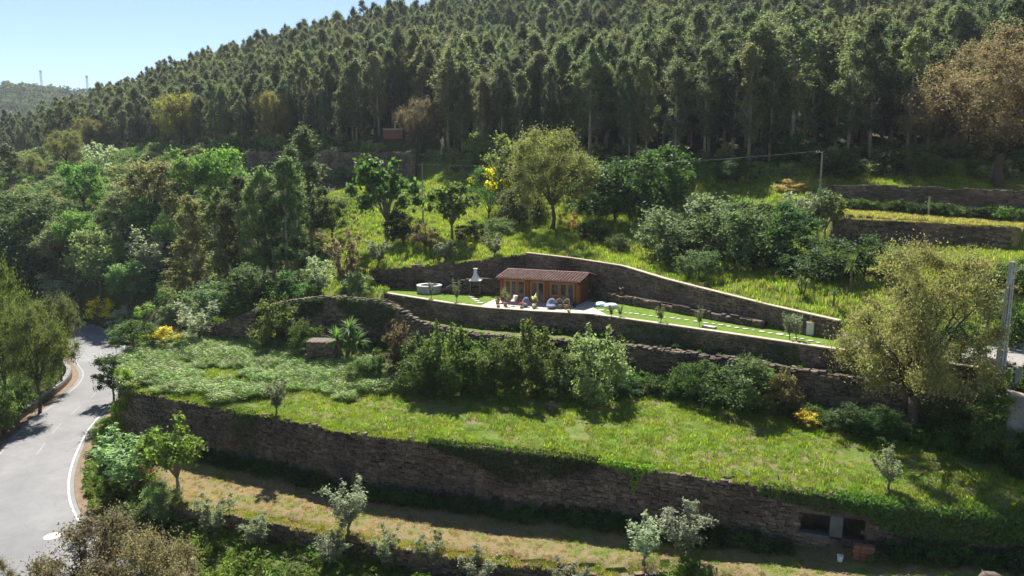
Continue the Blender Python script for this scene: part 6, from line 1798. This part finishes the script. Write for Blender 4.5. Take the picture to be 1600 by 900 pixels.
for i, (u, vb, vt, lab) in enumerate([(1339, 333, 294, 'pale fence post left of the three on the upper right terrace'), (1450, 343, 311, 'darker fence post in the middle of the upper right terrace'), (1567, 347, 306, 'pale fence post near the right edge of the upper right terrace')]):
    x, y, z = ground_px(u, vb - 3); dep = float(project(x, y, z)[2]); hh = (vb - vt) * dep / FPX
    t = thing('fence_post', lab, 'fence post', (x, y, z)); mb = MB(); mb.box((0, 0, hh / 2 - .1), (.15, .15, hh + .2), taper=.85); mb.build('shaft', 'wood_post' if i == 1 else 'concrete', t)
    mb = MB(); mb.box((0, 0, hh + .02), (.13, .13, .04)); mb.build('cap', 'concrete', t)
x, y, z = ground_px(302, 897); z = h1(x, y)
t = thing('marker_post', 'slim white roadside marker post at the bottom edge', 'marker post', (x, y, z))
mb = MB(); mb.box((0, 0, .45), (.16, .10, .95), taper=.9); mb.build('post', 'render_white', t); mb = MB(); mb.box((0, -.055, .70), (.10, .012, .14)); mb.build('reflector', 'galvanised', t)
x, y, z = ground_px(1097, 642)
t = thing('wooden_stake', 'short wooden stake in the shade at the back of the meadow', 'stake', (x, y, z)); mb = MB(); mb.tube([(0, 0, -.1), (0, 0, .5), (.01, 0, .62)], [.04, .035, .02], 6); mb.build('shaft', 'wood_post', t)

def mast(u, vt, vb, label):
    x, y, _ = at_d(u, vb, 905); z = float(far_h(np.array(x), np.array(y))); topz = at_d(u, vt, 905)[2]; H_ = max(18.0, topz - z)
    t = thing('radio_mast', label, 'radio mast', (x, y, z)); b, tp = 1.3, .75
    for sx in (-1, 1):
        for sy in (-1, 1):
            mb = MB(); mb.tube([(sx*b, sy*b, -1), (sx*tp, sy*tp, H_)], .16, 4); mb.build('leg', 'galvanised', t)
    mb = MB(); n = 8
    for i in range(n):
        z0, z1 = H_ * i / n, H_ * (i + 1) / n; w0, w1 = np.interp([z0, z1], [0, H_], [b, tp])
        for (p, q_) in (((-1, -1), (1, -1)), ((1, -1), (1, 1)), ((1, 1), (-1, 1)), ((-1, 1), (-1, -1))):
            mb.tube([(p[0]*w0, p[1]*w0, z0), (q_[0]*w1, q_[1]*w1, z1)], .10, 3); mb.tube([(p[0]*w1, p[1]*w1, z1), (q_[0]*w1, q_[1]*w1, z1)], .10, 3)
    mb.build('bracing', 'galvanised', t)
    for a in (0, 2.1, 4.2):
        mb = MB(); mb.box((1.2 * math.cos(a), 1.2 * math.sin(a), H_ - 1.4), (.5, .5, 2.6)); mb.build('antenna', 'galvanised', t)
mast(65.5, 110, 137, 'lattice radio mast on the far hill, left one')
mast(137.5, 118, 146, 'lattice radio mast on the far hill, right one')

# brick ruin in the forest edge
x, y, z = ruin; z = h1(x, y)
t = thing('brick_ruin', 'small ruined reddish brick wall with white frame at the forest edge', 'ruin', (x, y, z))
mb = MB(); mb.box((0, 0, 1.0), (4.0, .3, 2.0)); mb.box((1.85, 1.4, 1.0), (.3, 2.5, 1.98)); mb.build('wall', 'brick_red', t)
mb = MB(); mb.box((0, 0, 2.06), (4.2, .4, .12)); mb.build('wall_cap', 'concrete_pale', t)
for xx in (.4, 1.8):
    mb = MB(); mb.box((xx, 0, 2.8), (.14, .14, 1.5)); mb.build('frame_post', 'concrete_pale', t)
mb = MB(); mb.box((1.1, 0, 3.6), (1.55, .16, .12)); mb.build('frame_beam', 'concrete_pale', t)

# ramp wall and rubble heap at the driveway
x, y, z = at_d(1597, 615, 37.5)
t = thing('ramp_wall', 'pale concrete ramp wall at the right edge below the power pole', 'wall', (x + 1.9, y + .3, z - 1.75), R(-20))
mb = MB(); mb.v = [(-2.0, -.15, -1.5), (3, -.15, -1.5), (3, .15, -1.5), (-2.0, .15, -1.5), (-2.0, -.15, 1.5), (3, -.15, .3), (3, .15, .3), (-2.0, .15, 1.5)]
mb.f = [(0, 3, 2, 1), (4, 5, 6, 7)] + [(i, (i+1) % 4, 4 + (i+1) % 4, 4 + i) for i in range(4)]; mb.build('body', 'concrete_old', t)
mb = MB(); mb.v = [(-2.0, -.22, 1.505), (3, -.22, .305), (3, .8, .305), (-2.0, .8, 1.505), (-2.0, -.22, 1.56), (3, -.22, .36), (3, .8, .36), (-2.0, .8, 1.56)]
mb.f = [(0, 3, 2, 1), (4, 5, 6, 7)] + [(i, (i+1) % 4, 4 + (i+1) % 4, 4 + i) for i in range(4)]; mb.build('top', 'coping', t)
rg = np.random.default_rng(88); V, F = [], []
gx_, gy_, gz_ = ground_px(1548, 586)
for i in range(240):
    a = rg.uniform(0, 6.28); r_ = abs(rg.normal(0, 1)); p = np.array([gx_ + math.cos(a) * r_ * 1.3, gy_ + .5 + math.sin(a) * r_ * .6, 0]); p[2] = h1(p[0], p[1]) + .45 * math.exp(-r_ * r_ * .6) * rg.random()
    pv, pf = STONE_PROTOS[int(rg.integers(8))]; s = rg.uniform(.10, .26); b = len(V); q_ = pv * s; an = rg.uniform(0, 6.28)
    V.extend(zip(p[0] + q_[:, 0]*math.cos(an) - q_[:, 1]*math.sin(an), p[1] + q_[:, 0]*math.sin(an) + q_[:, 1]*math.cos(an), p[2] + q_[:, 2])); F.extend(tuple(b + k_ for k_ in f) for f in pf)
o = link('rubble_heap', mesh_from('rubble_heap', V, F, 'rubble')); tag(o, 'heap of loose pale stones at the foot of the concrete power pole', 'rubble', kind='stuff')
t = thing('gate_wall', 'short stone parapet with sandy slab beside the driveway under the oak', 'wall', at_d(1515, 600, 43.2))
mb = MB(); mb.box((0, 0, -.3), (1.6, .6, 2.2)); mb.build('body', 'schist', t); mb = MB(); mb.box((0, 0, .85), (1.75, .7, .1)); mb.build('coping', 'coping', t)

# yellow wild flowers on the slope
rg = np.random.default_rng(91)
V, F = leaves(rg, [(0, 0, .4, .22, .22, .12)], 26, .09, 0, aspect=.8); fmesh = mesh_from('flowers', V, F, 'blossom')
X, Y, Z, r_ = area(9000, -20, 40, 48, 90, lambda X, Y, Z, u, v, zn: (zn == 0) & (u > 560) & (v > 330) & (v < 500) & (wav(X, Y, .35, 6) > .35), 92)
k = r_.random(len(X)) < .16
scatter('wild_flowers', 'patches of small yellow wild flowers on the slope above the coped wall', 'flowers', np.c_[X, Y, Z][k], r_.uniform(0, 6.28, k.sum()), r_.uniform(.6, 1.1, k.sum()), [(fmesh, (1, 1, 1))])
X, Y, Z, r_ = area(700, 16, 32, 32, 42, lambda X, Y, Z, u, v, zn: (zn == 2) & (v > 740) & (wav(X, Y, .9, 6) > .2), 93)
scatter('meadow_flowers', 'few orange wild flowers at the right end of the meadow', 'flowers', np.c_[X, Y, Z][:40], r_.uniform(0, 6.28, 40), np.full(40, .5), [(fmesh, (1, 1, 1))])

# ------------------------------------------------------------------ haze
m_, nt_, out_ = new_mat('haze_air')
pv_ = N(nt_, 'ShaderNodeVolumePrincipled'); pv_.inputs['Color'].default_value = (0.80, 0.88, 1.0, 1); pv_.inputs['Density'].default_value = 0.00011; pv_.inputs['Anisotropy'].default_value = 0.25
nt_.links.new(pv_.outputs[0], out_.inputs['Volume'])
mb = MB(); mb.box((0, 600, 69), (3300, 2300, 262)); o = mb.build('haze', 'haze_air'); o['kind'] = 'stuff'; tag(o, 'thin bluish haze filling the air over the valley', 'haze')
